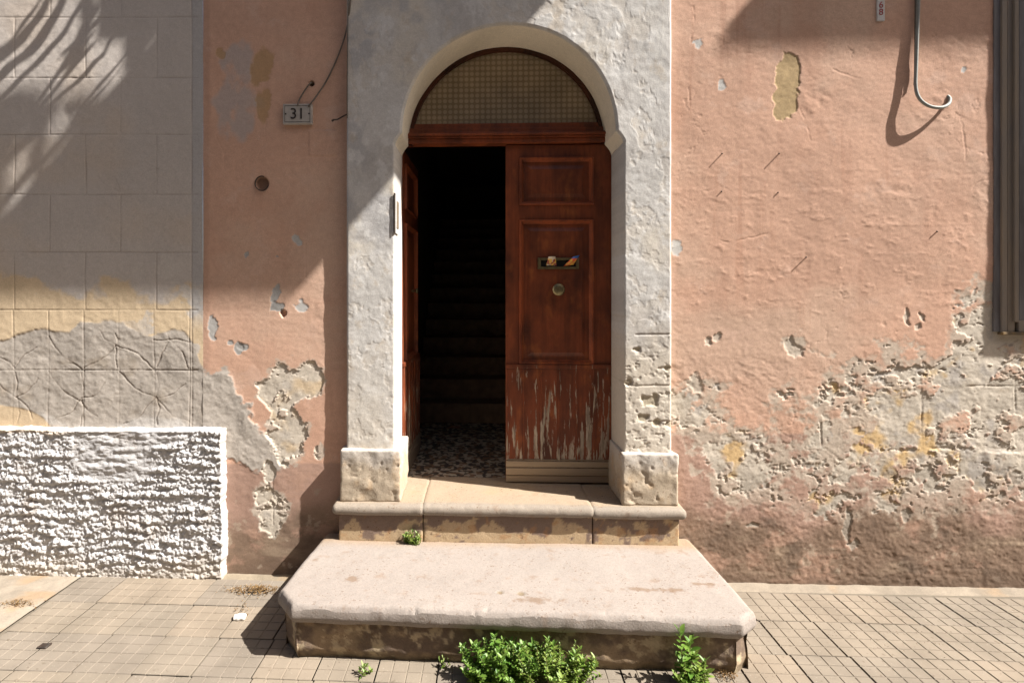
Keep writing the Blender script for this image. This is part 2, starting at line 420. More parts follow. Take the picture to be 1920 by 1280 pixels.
def wall_left():
    xs = axis(XCREAM, XCREAM, XL0 + 0.03, XL0 + 0.03, 0.0045); zs = axis(-0.05, -0.05, 3.32, ZMAX, 0.0045)
    X, Z = np.meshgrid(xs, zs, indexing='ij'); px, py = PX(X, Z)
    h, col = pink_base(X, Z, px, py)
    h *= 0.8
    wpx, wpy = warp(px, py, X, Z, 8, 20, 95)
    col = mix(col, BLUEG * 0.9, ss(0.05, 0.45, blob(wpx, wpy, 455, 165, 55, 80, 0) * 0.9 + 0.9 * fb(X * 9, Z * 7, 4, 71)) * 0.6)
    for (cx, cy, rx, ry, rot) in ((490, 130, 22, 40, 20), (492, 195, 15, 38, -8), (415, 103, 10, 12, 0)):
        k = ss(-0.05, 0.2, blob(wpx, wpy, cx, cy, rx, ry, rot) + 0.5 * fb(X * 14, Z * 14, 4, 72)); h -= 0.0015 * k; col = mix(col, np.array([0.40, 0.25, 0.12]), k * 0.75)
    edge = 1 - ss(388, 396, px + 3 * fb(X * 8, Z * 8, 3, 73)); col = mix(col, SALMON * 0.7, edge * 0.5)
    for (cx, cy, rx, ry, rot, c) in ((558, 449, 8, 8, 0, 1), (562, 576, 16, 10, 0, 1), (518, 548, 8, 20, 15, .8), (463, 478, 5, 5, 0, .8), (518, 575, 14, 10, 0, .7), (432, 640, 8, 8, 0, .8), (455, 650, 9, 6, 0, .8), (398, 615, 9, 28, 0, .9), (446, 655, 7, 12, 0, .7), (520, 480, 4, 4, 0, .7)):
        k = ss(0.0, 0.15, blob(wpx, wpy, cx, cy, rx, ry, rot) + 0.5 * fb(X * 26, Z * 26, 3, 74)); h -= 0.002 * k; col = mix(col, WHITE * 0.85 * c, k)
    col = lower_paint(col, X, Z, px, py, 868)
    # grey cement repair spreading from the neighbour
    g = np.maximum(blob(wpx, wpy, 405, 775, 62, 85, 15), blob(wpx, wpy, 470, 840, 70, 40, 25)) + 0.45 * fb(X * 7, Z * 7, 4, 75)
    k = ss(-0.02, 0.10, g + 0.25 * fb(X * 22, Z * 22, 5, 84, 0.65))
    h = h * (1 - k) + k * (0.002 + 0.005 * fb(X * 12, Z * 14, 6, 76, 0.62)); col = mix(col, GREY * (1 + 0.22 * fb(X * 6, Z * 6, 4, 77)[..., None]), k)
    # plaster lost to the stone
    e = np.maximum.reduce([blob(wpx, wpy, 545, 730, 62, 48, 0), blob(wpx, wpy, 540, 800, 38, 66, 0), blob(wpx, wpy, 575, 712, 34, 34, 0), blob(wpx, wpy, 503, 885, 12, 26, -12), blob(wpx, wpy, 507, 955, 30, 48, -12), blob(wpx, wpy, 598, 845, 9, 16, 0)])
    e = e - 1.2 * np.maximum(0, np.maximum(blob(wpx, wpy, 575, 765, 36, 26, 25), blob(wpx, wpy, 480, 770, 30, 22, 30)))
    e2 = e - 0.08 + 0.62 * fb(X * 10, Z * 12, 7, 78, 0.68)
    th = ss(-0.16, -0.02, e2); col = mix(col, TUFA * 0.93, th * 0.75)
    k = ss(0.0, 0.06, e2) * (1 - 0.9 * ss(0.16, 0.22, fb(X * 9, Z * 11, 6, 83, 0.68))); hs, cs = tufa(X, Z, 7)
    cs = mix(cs, TUFA * 1.02, np.full(X.shape, 0.5))
    h = h * (1 - k) + k * (-0.0045 + hs * 0.9); col = col * (1 - k[..., None]) + cs * k[..., None]
    d = np.minimum(np.abs(px - 511 - 2 * fb(X, Z * 12, 2, 79)) + 99 * ((py < 900) | (py > 985)), np.abs(py - 955 - 2 * fb(X * 12, Z, 2, 80)) + 99 * ((px < 480) | (px > 540)))
    h -= 0.002 * (1 - ss(0.4, 1.6, d))
    # hairlines
    for pts in (((497, 225), (498, 265), (480, 300)), ((405, 255), (421, 290), (420, 318)), ((573, 452), (552, 455)), ((573, 455), (574, 520))):
        d = segd(px + 2 * fb(X * 20, Z * 20, 3, 81), py, pts); h -= 0.0012 * (1 - ss(0.5, 1.6, d))
    k = ss(0.1, 0.3, blob(px, py, 491, 344, 15, 16)); h -= 0.022 * k; col = mix(col, np.array([0.2, 0.12, 0.08]), k * 0.8)
    k = ss(0.0, 0.4, blob(px, py, 584, 157, 6, 6)); h -= 0.02 * k; col = mix(col, np.array([0.10, 0.07, 0.05]), k)
    k = ss(0.0, 0.3, blob(wpx, wpy, 531, 588, 6, 8)); h -= 0.02 * k
    # a rectangular patch under the house number
    rct = np.minimum(np.minimum(px - 578, 634 - px), np.minimum(py - 243, 294 - py)); h += 0.003 * ss(0, 3, rct)
    col = mix(col, DIRT * 0.75, ss(1060, 1090, py + 12 * fb(X * 9, Z * 9, 3, 82)) * 0.7)
    return grid_obj('wall', X, -h, Z, col, M_pink, house)
wall_left()['label'] = 'narrow salmon wall left of the door, flaking near its foot'

# ------------------------------------------------------------------ door surround: pilasters and arch
surround = tag(empty('door_surround', (AC, 0, 0)), None); surround.parent = house
def sur_h(X, Z):
    n = fb(X * 8, Z * 8, 5, 101, 0.55)
    h = 0.004 * fb(X * 4, Z * 4, 3, 102) + 0.0022 * n + 0.0012 * fb(X * 40, Z * 40, 3, 103)
    fl = ss(0.16, 0.21, fb(X * 9, Z * 8, 5, 104, 0.65))            # curling limewash
    h = h - 0.0013 * fl
    cr = np.abs(fb(X * 5, Z * 5, 4, 105)); h = h + 0.0009 * (1 - ss(0.0, 0.04, cr)) * ss(0.1, 0.4, fb(X * 3, Z * 3, 3, 106))
    return h * 0.85, fl, n
def sur_col(X, Z, px, py, fl, n):
    col = WHITE * (1 + 0.06 * n[..., None])
    col = mix(col, np.array([0.60, 0.53, 0.43]), ss(0.1, 0.6, fb(X * 3, Z * 3, 4, 107)) * 0.55)
    left = 1 - ss(760, 960, px)
    col = mix(col, BLUEG, ss(-0.15, 0.15, fb(X * 5, Z * 4, 5, 108, 0.6)) * left * (1 - ss(430, 520, py)) * 0.75)
    col = mix(col, np.array([0.55, 0.50, 0.44]), fl * 0.6)
    col = mix(col, np.array([0.40, 0.37, 0.345]), ss(0.05, 0.45, fb(X * 7, Z * 3.5, 6, 113, 0.66)) * 0.6)
    col = mix(col, np.array([0.46, 0.37, 0.27]), ss(0.2, 0.5, fb(X * 9, Z * 7, 6, 114, 0.66)) * 0.45)
    col = mix(col, np.array([0.62, 0.60, 0.575]), ss(0.15, 0.35, fb(X * 12, Z * 10, 6, 119, 0.66)) * 0.6)
    low = ss(590, 700, py + 40 * n); col = mix(col, np.array([0.53, 0.46, 0.37]), low * ss(1100, 1180, px) * 0.8)
    col = mix(col, np.array([0.54, 0.48, 0.40]), ss(620, 830, py + 50 * n) * (1 - ss(700, 760, px)) * 0.6)
    return col
def sur_pits(X, Z, px, py, h, col):
    right = ss(1150, 1172, px)
    m = ss(600, 680, py) * right
    p = ss(0.33, 0.5, fb(X * 24, Z * 34, 4, 109, 0.6)); h = h - 0.003 * p * m - 0.0018 * m * ss(0.1, 0.3, fb(X * 40, Z * 40, 3, 110))
    for y0, a in ((627, 1190), (723, 1170), (790, 1215)):
        d = np.abs(py - y0 - 1.5 * fb(X * 12, Z, 2, 111)) + 99 * (px < a); h = h - 0.0028 * (1 - ss(0.7, 2.2, d))
    for (cx, cy, r_) in ((1178, 717, 6), (1206, 783, 9), (1232, 793, 8), (1218, 750, 13), (1195, 655, 6), (1252, 690, 6), (1255, 797, 7)):
        k = ss(0.0, 0.3, blob(px, py, cx, cy, r_ * 1.5, r_) + 0.5 * fb(X * 30, Z * 30, 3, 112)); h = h - 0.007 * k
        col = mix(col, np.array([0.33, 0.27, 0.17]), k * 0.6)
    return h, col
def pilaster(x0, x1, zb, zt, name):
    xs = np.linspace(x0, x1, int((x1 - x0) / 0.0042)); zs = np.linspace(zb, zt, int((zt - zb) / 0.0042))
    X, Z = np.meshgrid(xs, zs, indexing='ij'); px, py = PX(X, Z, PP)
    h, fl, n = sur_h(X, Z); col = sur_col(X, Z, px, py, fl, n); h, col = sur_pits(X, Z, px, py, h, col)
    e = np.minimum(X - x0, x1 - X); h = h - 0.005 * (1 - ss(0.0, 0.008, e))
    # wrap both long edges back to the wall
    Xs = np.vstack([X[:1], X, X[-1:]]); Zs = np.vstack([Z[:1], Z, Z[-1:]])
    bl = 0.02 if x0 < 0 else YD; br = YD if x0 < 0 else 0.02
    Y = PP - h
    Ys = np.vstack([np.full_like(Y[:1], bl), Y, np.full_like(Y[:1], br)])
    cs = np.concatenate([col[:1], col, col[-1:]])
    return grid_obj(name, Xs, Ys, Zs, cs, M_white, surround)
pilaster(XL0, XL1, Z2 - 0.02, ZI, 'pilaster'); pilaster(XR0, XR1, Z2 - 0.02, ZI, 'pilaster')
# arch field: rays from the arch edge out to the rectangle
def arch_field():
    na = 420; nr = 130; ZT = 3.45
    edge = []
    zl = np.linspace(ZI, ZS, 8)
    for z in zl[:-1]: edge.append((XL1 + (XA0 - XL1) * ((z - ZI) / (ZS - ZI)) ** 1.6, z))
    for a in np.linspace(math.pi, 0, na): edge.append((AC + AR * math.cos(a), ZS + AR * math.sin(a)))
    for z in zl[::-1][1:]: edge.append((XR0 + (XA1 - XR0) * ((z - ZI) / (ZS - ZI)) ** 1.6, z))
    edge = np.array(edge)
    out = []
    cz = ZI
    for x, z in edge:
        dx, dz = x - AC, z - cz
        if dz < 1e-6: out.append((XL0 if dx < 0 else XR1, ZI)); continue
        t = min(((XL0 if dx < 0 else XR1) - AC) / dx if abs(dx) > 1e-6 else 1e9, (ZT - cz) / dz)
        out.append((AC + dx * t, cz + dz * t))
    out = np.array(out)
    s = np.linspace(0, 1, nr)
    X = edge[:, None, 0] * (1 - s) + out[:, None, 0] * s; Z = edge[:, None, 1] * (1 - s) + out[:, None, 1] * s
    px, py = PX(X, Z, PP)
    h, fl, n = sur_h(X, Z); col = sur_col(X, Z, px, py, fl, n)
    e = np.hypot(X - edge[:, None, 0], Z - edge[:, None, 1]); h = h - 0.007 * (1 - ss(0, 0.012, e))
    xo = np.minimum(X - XL0, XR1 - X); h = h - 0.005 * (1 - ss(0.0, 0.008, xo))
    Y = PP - h
    # outer return to the wall and inner return (soffit) to the door frame
    k = 14
    sx = np.repeat(edge[:, :1], k, 1); sz = np.repeat(edge[:, 1:], k, 1)
    t = np.linspace(1, 0, k)[None, :]
    wv = 0.004 * fb(sx * 6 + t * 3, sz * 6, 4, 117)
    sy = Y[:, :1] * (1 - t) + YD * t
    nx = (sx - AC); nz = (sz - ZS); L = np.hypot(nx, nz); ar = (sz > ZS)
    sx2 = sx + np.where(ar, nx / L * wv, wv) * (t > 0) ; sz2 = sz + np.where(ar, nz / L * wv, 0) * (t > 0)
    scol = np.array([0.74, 0.665, 0.535]) * (1 + 0.12 * fb(sx * 5 + t, sz * 5, 4, 118)[..., None])
    X = np.hstack([sx2[:, :-1], X, X[:, -1:]]); Z = np.hstack([sz2[:, :-1], Z, Z[:, -1:]]); Y = np.hstack([sy[:, :-1], Y, np.full((len(edge), 1), 0.02)])
    col = np.concatenate([scol[:, :-1], col, col[:, -1:]], 1)
    return grid_obj('arch', X, Y, Z, col, M_white, surround, flip=True)
arch_field()
def plinth_col(P):
    n = fb3(P, 9, 5, 0.6); col = np.array([0.41, 0.335, 0.25]) * (1 + 0.15 * n[:, None])
    k = ss(0.60, 0.70, P[:, 2] + 0.06 * n) * 0.6; col = col * (1 - k[:, None]) + np.array([0.48, 0.45, 0.42]) * k[:, None]
    k = ss(0.1, 0.4, fb3(P, 14, 4, 0.5, 3.3)) * 0.5; col = col * (1 - k[:, None]) + np.array([0.42, 0.29, 0.17]) * k[:, None]
    return col
stone('plinth', wx(637, PL), wx(751, PL), PL, YD - 0.002, Z2 - 0.004, 0.728, M_stone, surround, 0.0065, 0.010, 0.009, 13, 1.0, plinth_col)
stone('plinth', wx(1167, PL), wx(1272, PL), PL, YD - 0.002, Z2 - 0.004, 0.722, M_stone, surround, 0.0065, 0.010, 0.009, 13, 4.0, plinth_col)
# narrow strip where the jambs stand on the plinth line (behind pilasters) is the pilaster return itself

# ------------------------------------------------------------------ the cream neighbour
neigh = tag(empty('cream_house', (XMIN, 0, 0)), 'cream and grey neighbouring house wall scored like blocks, left edge', 'house')
def wall_cream():
    xs = axis(XMIN, wx(-15), XCREAM, XCREAM, 0.0044); zs = axis(-0.05, 0.72, 3.32, ZMAX, 0.0044)
    X, Z = np.meshgrid(xs, zs, indexing='ij'); px, py = PX(X, Z)
    n = fb(X * 4, Z * 4, 5, 201)
    h = 0.003 * fb(X * 3, Z * 3, 3, 202) + 0.0012 * fb(X * 30, Z * 30, 4, 203)
    col = np.array([0.475, 0.425, 0.385]) * (1 + 0.08 * n[..., None] + 0.04 * fb(X * 12, Z * 2, 5, 216)[..., None])
    col = mix(col, np.array([0.50, 0.41, 0.33]), ss(0.1, 0.5, fb(X * 2, Z * 2.5, 5, 217)) * 0.5)
    # washed-off paint over ochre, then bare render below
    oc = ss(0.0, 0.25, (py - 505) / 110 + 0.75 * fb(X * 5, Z * 5, 5, 204, 0.6) - 0.4 * ss(180, 330, px)) * ss(400, 450, py)
    col = mix(col, CREAM * (1 + 0.07 * fb(X * 7, Z * 7, 4, 205)[..., None]), oc)
    gp = ss(0.1, 0.25, fb(X * 8, Z * 9, 5, 206, 0.6)) * ss(200, 300, px) * ss(430, 500, py); col = mix(col, LGREY, gp * 0.9)
    strip = ss(358, 362, px); col = mix(col, BLUEG * 0.95, strip * 0.75 * (1 - ss(575, 640, py + 30 * n)))
    bx = np.array([-200, 0, 40, 80, 130, 150, 200, 230, 260, 285, 320, 345, 362, 375, 390]); by = np.array([640, 640, 625, 618, 622, 606, 602, 604, 622, 632, 618, 620, 640, 680, 700])
    lim = np.interp(px, bx, by) + 9 * fb(X * 10, Z * 10, 6, 207, 0.65)
    bare = ss(-3, 3, py - lim)
    patch = ss(-0.05, 0.05, blob(px, py, 20, 795, 75, 32, 12) + 0.25 * n); bare2 = bare * (1 - patch)
    g = GREY * (1 + 0.18 * fb(X * 5, Z * 5, 5, 208)[..., None]); g = mix(g, np.array([0.27, 0.22, 0.17]), ss(0.25, 0.6, fb(X * 6, Z * 7, 4, 209)) * 0.6)
    col = col * (1 - bare2[..., None]) + g * bare2[..., None]
    h = h + bare2 * (-0.001 + 0.0045 * fb(X * 5, Z * 6, 4, 210) + 0.0022 * fb(X * 28, Z * 34, 5, 211, 0.62))
    wh = ss(0.1, 0.4, ((py - 775) / 40 + 0.8 * n)); col = mix(col, WHITE * 1.1, wh * bare2 * 0.55)
    # scored block joints
    rowsy = [-300, -190, -80, 33, 146.5, 253, 365, 473, 581, 693, 805]
    wob = 1.2 * fb(X * 4, Z * 4, 3, 212)
    d = np.full(X.shape, 99.0)
    for r_ in rowsy: d = np.minimum(d, np.abs(py + wob - r_) + 99 * (px > 372))
    for i in range(len(rowsy) - 1):
        a, b = rowsy[i], rowsy[i + 1]
        ks = [28 + 133 * k for k in range(-4, 3)] if i % 2 else [94 + 133 * k for k in range(-4, 3)]
        if b > 600: ks = [25 + 66 * k for k in range(-6, 6)]
        for v in ks: d = np.minimum(d, np.where((py >= a) & (py < b), np.abs(px + wob * 1.5 - v), 99))
    d = np.minimum(d, np.abs(px + wob * 0.5 - 360)); 
    gr = 1 - ss(0.3, 1.5, d); deepg = 1 + 1.2 * bare2 * (np.abs(py - 693) < 4)
    gr = gr * (0.35 + 0.65 * ss(-0.35, 0.2, fb(X * 5, Z * 5, 4, 214))); h = h - 0.0022 * gr * deepg; col = mix(col, np.array([0.20, 0.15, 0.11]), gr * 0.35)
    # star cracks
    stars = (((30, 745), ((0, 722), (26, 700), (29, 800), (70, 708), (62, 783))), ((152, 750), ((92, 697), (152, 700), (150, 800), (198, 717), (95, 790), (182, 780))), ((293, 745), ((225, 697), (292, 698), (295, 795), (350, 718), (232, 795), (368, 797))), ((219, 648), ((186, 618), (218, 624), (155, 692), (219, 692), (288, 692))), ((320, 638), ((290, 637), (314, 622), (355, 640), (297, 688), (352, 692))), ((153, 692), ((92, 630), (130, 680))), ((27, 690), ((70, 650), (0, 668))), ((296, 318), ((270, 300), (318, 285), (330, 330), (262, 330), (290, 345))), ((225, 360), ((180, 330), (215, 330))))
    for (cx, cy), ends in stars:
        for k, (ex, ey) in enumerate(ends):
            mx, my = (cx + ex) / 2 + (ey - cy) * 0.10 * (-1) ** k, (cy + ey) / 2 - (ex - cx) * 0.10 * (-1) ** k
            dd = segd(px + 5 * fb(X * 12, Z * 12, 3, 213 + k), py + 5 * fb(X * 12, Z * 12, 3, 223 + k), ((cx, cy), (mx, my), (ex, ey)))
            kk = (1 - ss(0.3, 1.5, dd)) * (1 if cy > 500 else 0.3) * (0.3 + 0.7 * ss(-0.3, 0.2, fb(X * 9, Z * 9, 3, 233 + k)))
            h = h - 0.0028 * kk; col = mix(col, np.array([0.16, 0.12, 0.09]), kk * 0.5)
    return grid_obj('wall', X, -h - 0.002, Z, col, M_cream, neigh)
wall_cream()
def rough_dado():
    x0, x1 = XMIN, wx(417, -0.05); zt = wz(806, 200, -0.05)
    xs = axis(x0, wx(-15), x1, x1, 0.0038); zs = np.linspace(-0.04, zt, int(zt / 0.0038))
    X, Z = np.meshgrid(xs, zs, indexing='ij'); px, py = PX(X, Z, -0.05)
    wrp = fb(X * 3.2, Z * 3.2, 4, 301)
    ph = Z / 0.047 + 1.1 * wrp + 0.25 * fb(X * 16, Z * 8, 3, 302)
    f = ph - np.floor(ph)
    row = ss(0.0, 0.28, f) * (1 - ss(0.45, 1.0, f))
    clump = 0.25 + 0.75 * ss(-0.35, 0.35, fb(X * 11 + np.floor(ph) * 7.7, np.floor(ph) * 3.1, 3, 303))
    gz = 0.5 + fb(X * 60, Z * 72, 3, 304, 0.6) * 1.0
    h = 0.016 * row * clump + 0.019 * gz * (0.35 + 0.65 * clump) + 0.009 * fb(X * 90, Z * 100, 2, 305)
    # the trowelled patch near the top
    tr = ss(0.0, 0.3, np.maximum(blob(px, py, 215, 860, 95, 55, 5), blob(px, py, 240, 822, 120, 20)) + 0.3 * wrp)
    sm = 0.012 * np.abs(fb(X * 9, Z * 22, 4, 306)) * 2 + 0.004 * fb(X * 30, Z * 45, 3, 307)
    h = h * (1 - 0.85 * tr) + sm * tr
    edge = np.minimum((x1 - X) / 0.02, (zt - Z) / 0.016); em = 1 - ss(0.2, 1.1, edge + 0.6 * fb(X * 22, Z * 22, 4, 308, 0.6))
    h = h * (1 - 0.35 * em) + 0.009 * em; h = h - 0.03 * (1 - ss(0.0, 0.35, edge))
    foot = ss(1030, 1085, py + 22 * wrp); h = h * (1 - 0.4 * foot)
    col = np.array([0.48, 0.465, 0.46]) * (1 + 0.14 * fb(X * 8, Z * 8, 6, 309, 0.65)[..., None])
    col = mix(col, np.array([0.40, 0.35, 0.31]), ss(0.0, 0.5, fb(X * 6, Z * 4, 6, 310, 0.65)) * 0.6)
    col = mix(col, np.array([0.46, 0.40, 0.33]), foot * 0.7); col = mix(col, np.array([0.50, 0.37, 0.23]), ss(0.3, 0.5, (818 - py) / 14 + 0.5 * wrp) * (1 - ss(90, 160, px)) * 0.5)
    Y = -0.042 - h * 0.62
    X = X + 0.022 * em * fb(X * 9, Z * 9, 6, 311, 0.62) * (edge < 3); Z = Z + 0.016 * em * fb(X * 7, Z * 7, 6, 312, 0.62) * (edge < 3)
    col = mix(col, np.array([0.47, 0.42, 0.37]), em * ss(-0.1, 0.3, fb(X * 9, Z * 9, 5, 313)) * 0.6)
    # ledge back to the wall on the top and right edges
    X = np.hstack([X, X[:, -1:]]); Y = np.hstack([Y, np.full((len(xs), 1), 0.0)]); Z = np.hstack([Z, Z[:, -1:] + 0.008]); col = np.concatenate([col, col[:, -1:] * 1.05], 1)
    X = np.vstack([X, X[-1:] + 0.004]); Y = np.vstack([Y, np.full((1, Y.shape[1]), 0.0)]); Z = np.vstack([Z, Z[-1:]]); col = np.concatenate([col, col[-1:]], 0)
    o = grid_obj('rough_dado', X, Y, Z, col, M_stucco, neigh); o['label'] = 'white combed rough stucco base of the wall'
rough_dado()

# ------------------------------------------------------------------ ground, pavement
M_road = plain_mat('street_stone_paving', (0.10, 0.088, 0.074), (0.08, 0.07, 0.06), 0.9, 3)
tag(raw('ground', [(-60, -60, -0.13), (60, -60, -0.13), (60, 60, -0.13), (-60, 60, -0.13)], [(0, 1, 2, 3)], M_road), kind='structure')
M_bed = plain_mat('pavement_bed', (0.17, 0.14, 0.105), (0.12, 0.10, 0.075), 0.95, 40)
pave = tag(box('pavement', XMIN - 1, XMAX + 1, -1.5, 0.02, -0.13, -0.012, M_bed, None, 0.0), kind='structure')
# cement tiles, four by four scored cells each
T = 0.252
def tile_mesh(k):
    g = 0.0035; n = 4; c = T / n
    br = []
    for i in range(n):
        a = i * c + (0.002 if i == 0 else g / 2); b = (i + 1) * c - (0.002 if i == n - 1 else g / 2)
        br += [a, a + 0.0015, b - 0.0015, b]
    br = np.array(br)
    top = np.array([0, 1, 1, 0] * n)
    X, Y = np.meshgrid(br, br, indexing='ij'); t = np.minimum(top[:, None], top[None, :])
    Z = np.where(t > 0, 0.0, -0.0026) + 0.0006 * fb(X * 20 + k * 5, Y * 20, 3, 400)
    nu, nv = X.shape
    V = np.stack([X, Y, Z], -1).reshape(-1, 3).tolist(); idx = np.arange(nu * nv).reshape(nu, nv)
    F = np.stack([idx[:-1, :-1], idx[1:, :-1], idx[1:, 1:], idx[:-1, 1:]], -1).reshape(-1, 4).tolist()
    me = bpy.data.meshes.new('tile'); me.from_pydata(V, [], F); me.update()
    return me
def tile_mat(i):
    m, nt, b = new_mat('cement_tile_%s' % 'abcd'[i])
    base = [(0.222, 0.183, 0.14), (0.21, 0.175, 0.136), (0.232, 0.188, 0.142), (0.206, 0.172, 0.136)][i]
    tc = nd(nt, 'ShaderNodeNewGeometry')
    def gn(s, d=6):
        n = nd(nt, 'ShaderNodeTexNoise'); n.inputs['Scale'].default_value = s; n.inputs['Detail'].default_value = d; nt.links.new(tc.outputs['Position'], n.inputs['Vector']); return n.outputs['Fac']
    c = mixc(nt, mrange(nt, gn(5, 9), 0.38, 0.68, 0, 0.8), base, tuple(x * 0.74 for x in base))
    c = mixc(nt, mrange(nt, gn(38, 3), 0.64, 0.72, 0, 0.6), c, (0.11, 0.085, 0.06))
    c = mixc(nt, mrange(nt, gn(120, 2), 0.66, 0.72, 0, 0.5), c, (0.35, 0.31, 0.26))
    nt.links.new(c, b.inputs['Base Color']); b.inputs['Roughness'].default_value = 0.85; b.inputs['Specular IOR Level'].default_value = 0.2
    bump(nt, b, gn(160), 0.35, 0.002)
    return m
tmats = [tile_mat(i) for i in range(4)]
tms = []
for k in range(8):
    me = tile_mesh(k); me.materials.append(tmats[k % 4]); tms.append(me)
rnd = random.Random(4)
border = G(0, 1206).x, G(137, 1092).x
tx0 = G(137, 1092).x
bpy.context.view_layer.update()
rot_t = R(-0.9)
x = tx0
i = 0
while x < XMAX:
    for j in range(6):
        y = -0.035 - (j + 1) * T
        if x + T > -0.80 and x < 0.98 and y > -0.50: continue            # the steps stand here
        o = bpy.data.objects.new('tile', rnd.choice(tms)); C.objects.link(o)
        o.location = (x + 0.018 * j * 0.3, y - (x - tx0) * 0.012, rnd.uniform(-0.0010, 0.0010)); o.parent = pave
        o.rotation_euler = (rnd.uniform(-.004, .004), rnd.uniform(-.004, .004), rot_t + rnd.uniform(-.003, .003))
    x += T + 0.0015
# pale cement screed at the left and mortar along the foot of the walls
def screed(name, poly_fn, x0, x1, y0, y1, base, lab):
    xs = np.linspace(x0, x1, int((x1 - x0) / 0.008)); ys = np.linspace(y0, y1, max(3, int((y1 - y0) / 0.008)))
    X, Y = np.meshgrid(xs, ys, indexing='ij')
    X, Y, Z = poly_fn(X, Y)
    col = np.array(base) * (1 + 0.35 * fb(X * 7, Y * 9, 6, 420, 0.65)[..., None]); col = mix(col, np.array([0.30, 0.19, 0.10]), ss(0.2, 0.6, fb(X * 5, Y * 9, 5, 421)) * 0.55)
    o = grid_obj(name, X, Y, Z, col, M_pave, pave); o['label'] = lab
def f1(X, Y):
    lim = tx0 - 0.004 - (-0.03 - Y) * 0.016
    Xn = XMIN - 0.6 + (X - (XMIN - 0.6)) / (tx0 - XMIN + 0.6) * (lim - XMIN + 0.6)
    return Xn, Y, 0.001 + 0.004 * fb(X * 4, Y * 4, 4, 422) + 0.0015 * fb(X * 30, Y * 30, 3, 423)
screed('cement_screed', f1, XMIN - 0.6, tx0, -1.49, 0.0, (0.27, 0.225, 0.175), 'pale worn cement strip at the left end of the pavement')
def f2(X, Y):
    e = (Y + 0.05) / 0.05; ed = 0.018 * fb(X * 7, 0 * Y, 4, 424)
    return X, Y, -0.011 + 0.018 * np.clip(e * 1.3 + 0.16, 0, 1) + 0.006 * np.clip(e * 3 + 0.5, 0, 1) * fb(X * 9, Y * 20, 6, 425, 0.62)
screed('mortar_fillet', f2, tx0, -0.78, -0.058, 0.0, (0.215, 0.175, 0.125), 'pale mortar strip along the wall foot, left of the steps')
screed('mortar_fillet', f2, 0.98, XMAX, -0.058, 0.0, (0.23, 0.19, 0.145), 'pale mortar strip along the wall foot, right of the steps')

# ------------------------------------------------------------------ the steps
def step_col(P, base=(0.268, 0.23, 0.202)):
    n = fb3(P, 6, 4); col = np.array(base) * (1 + 0.10 * n[:, None])
    k = ss(0.2, 0.55, fb3(P, 22, 4, 0.6, 2.2)) * 0.45; col = col * (1 - k[:, None]) + np.array([0.20, 0.13, 0.085]) * k[:, None]
    k = ss(0.0, 0.5, fb3(P, 3.5, 6, 0.65, 6.1)) * 0.45; col = col * (1 - k[:, None]) + np.array([0.27, 0.235, 0.205]) * k[:, None]
    return col
lower = tag(empty('lower_step', (0.1, -0.4, 0)), 'wide pale stone lower step with clipped front corners', 'step')
bpy.context.view_layer.update()
BL, BR_ = G(598, 1013, Z1), G(1306, 1019, Z1)
AL, AR_ = G(522, 1118, 0.215), G(1417, 1160, 0.215)
FL, FR = G(546, 1168, 0.17), G(1392, 1199, 0.17)
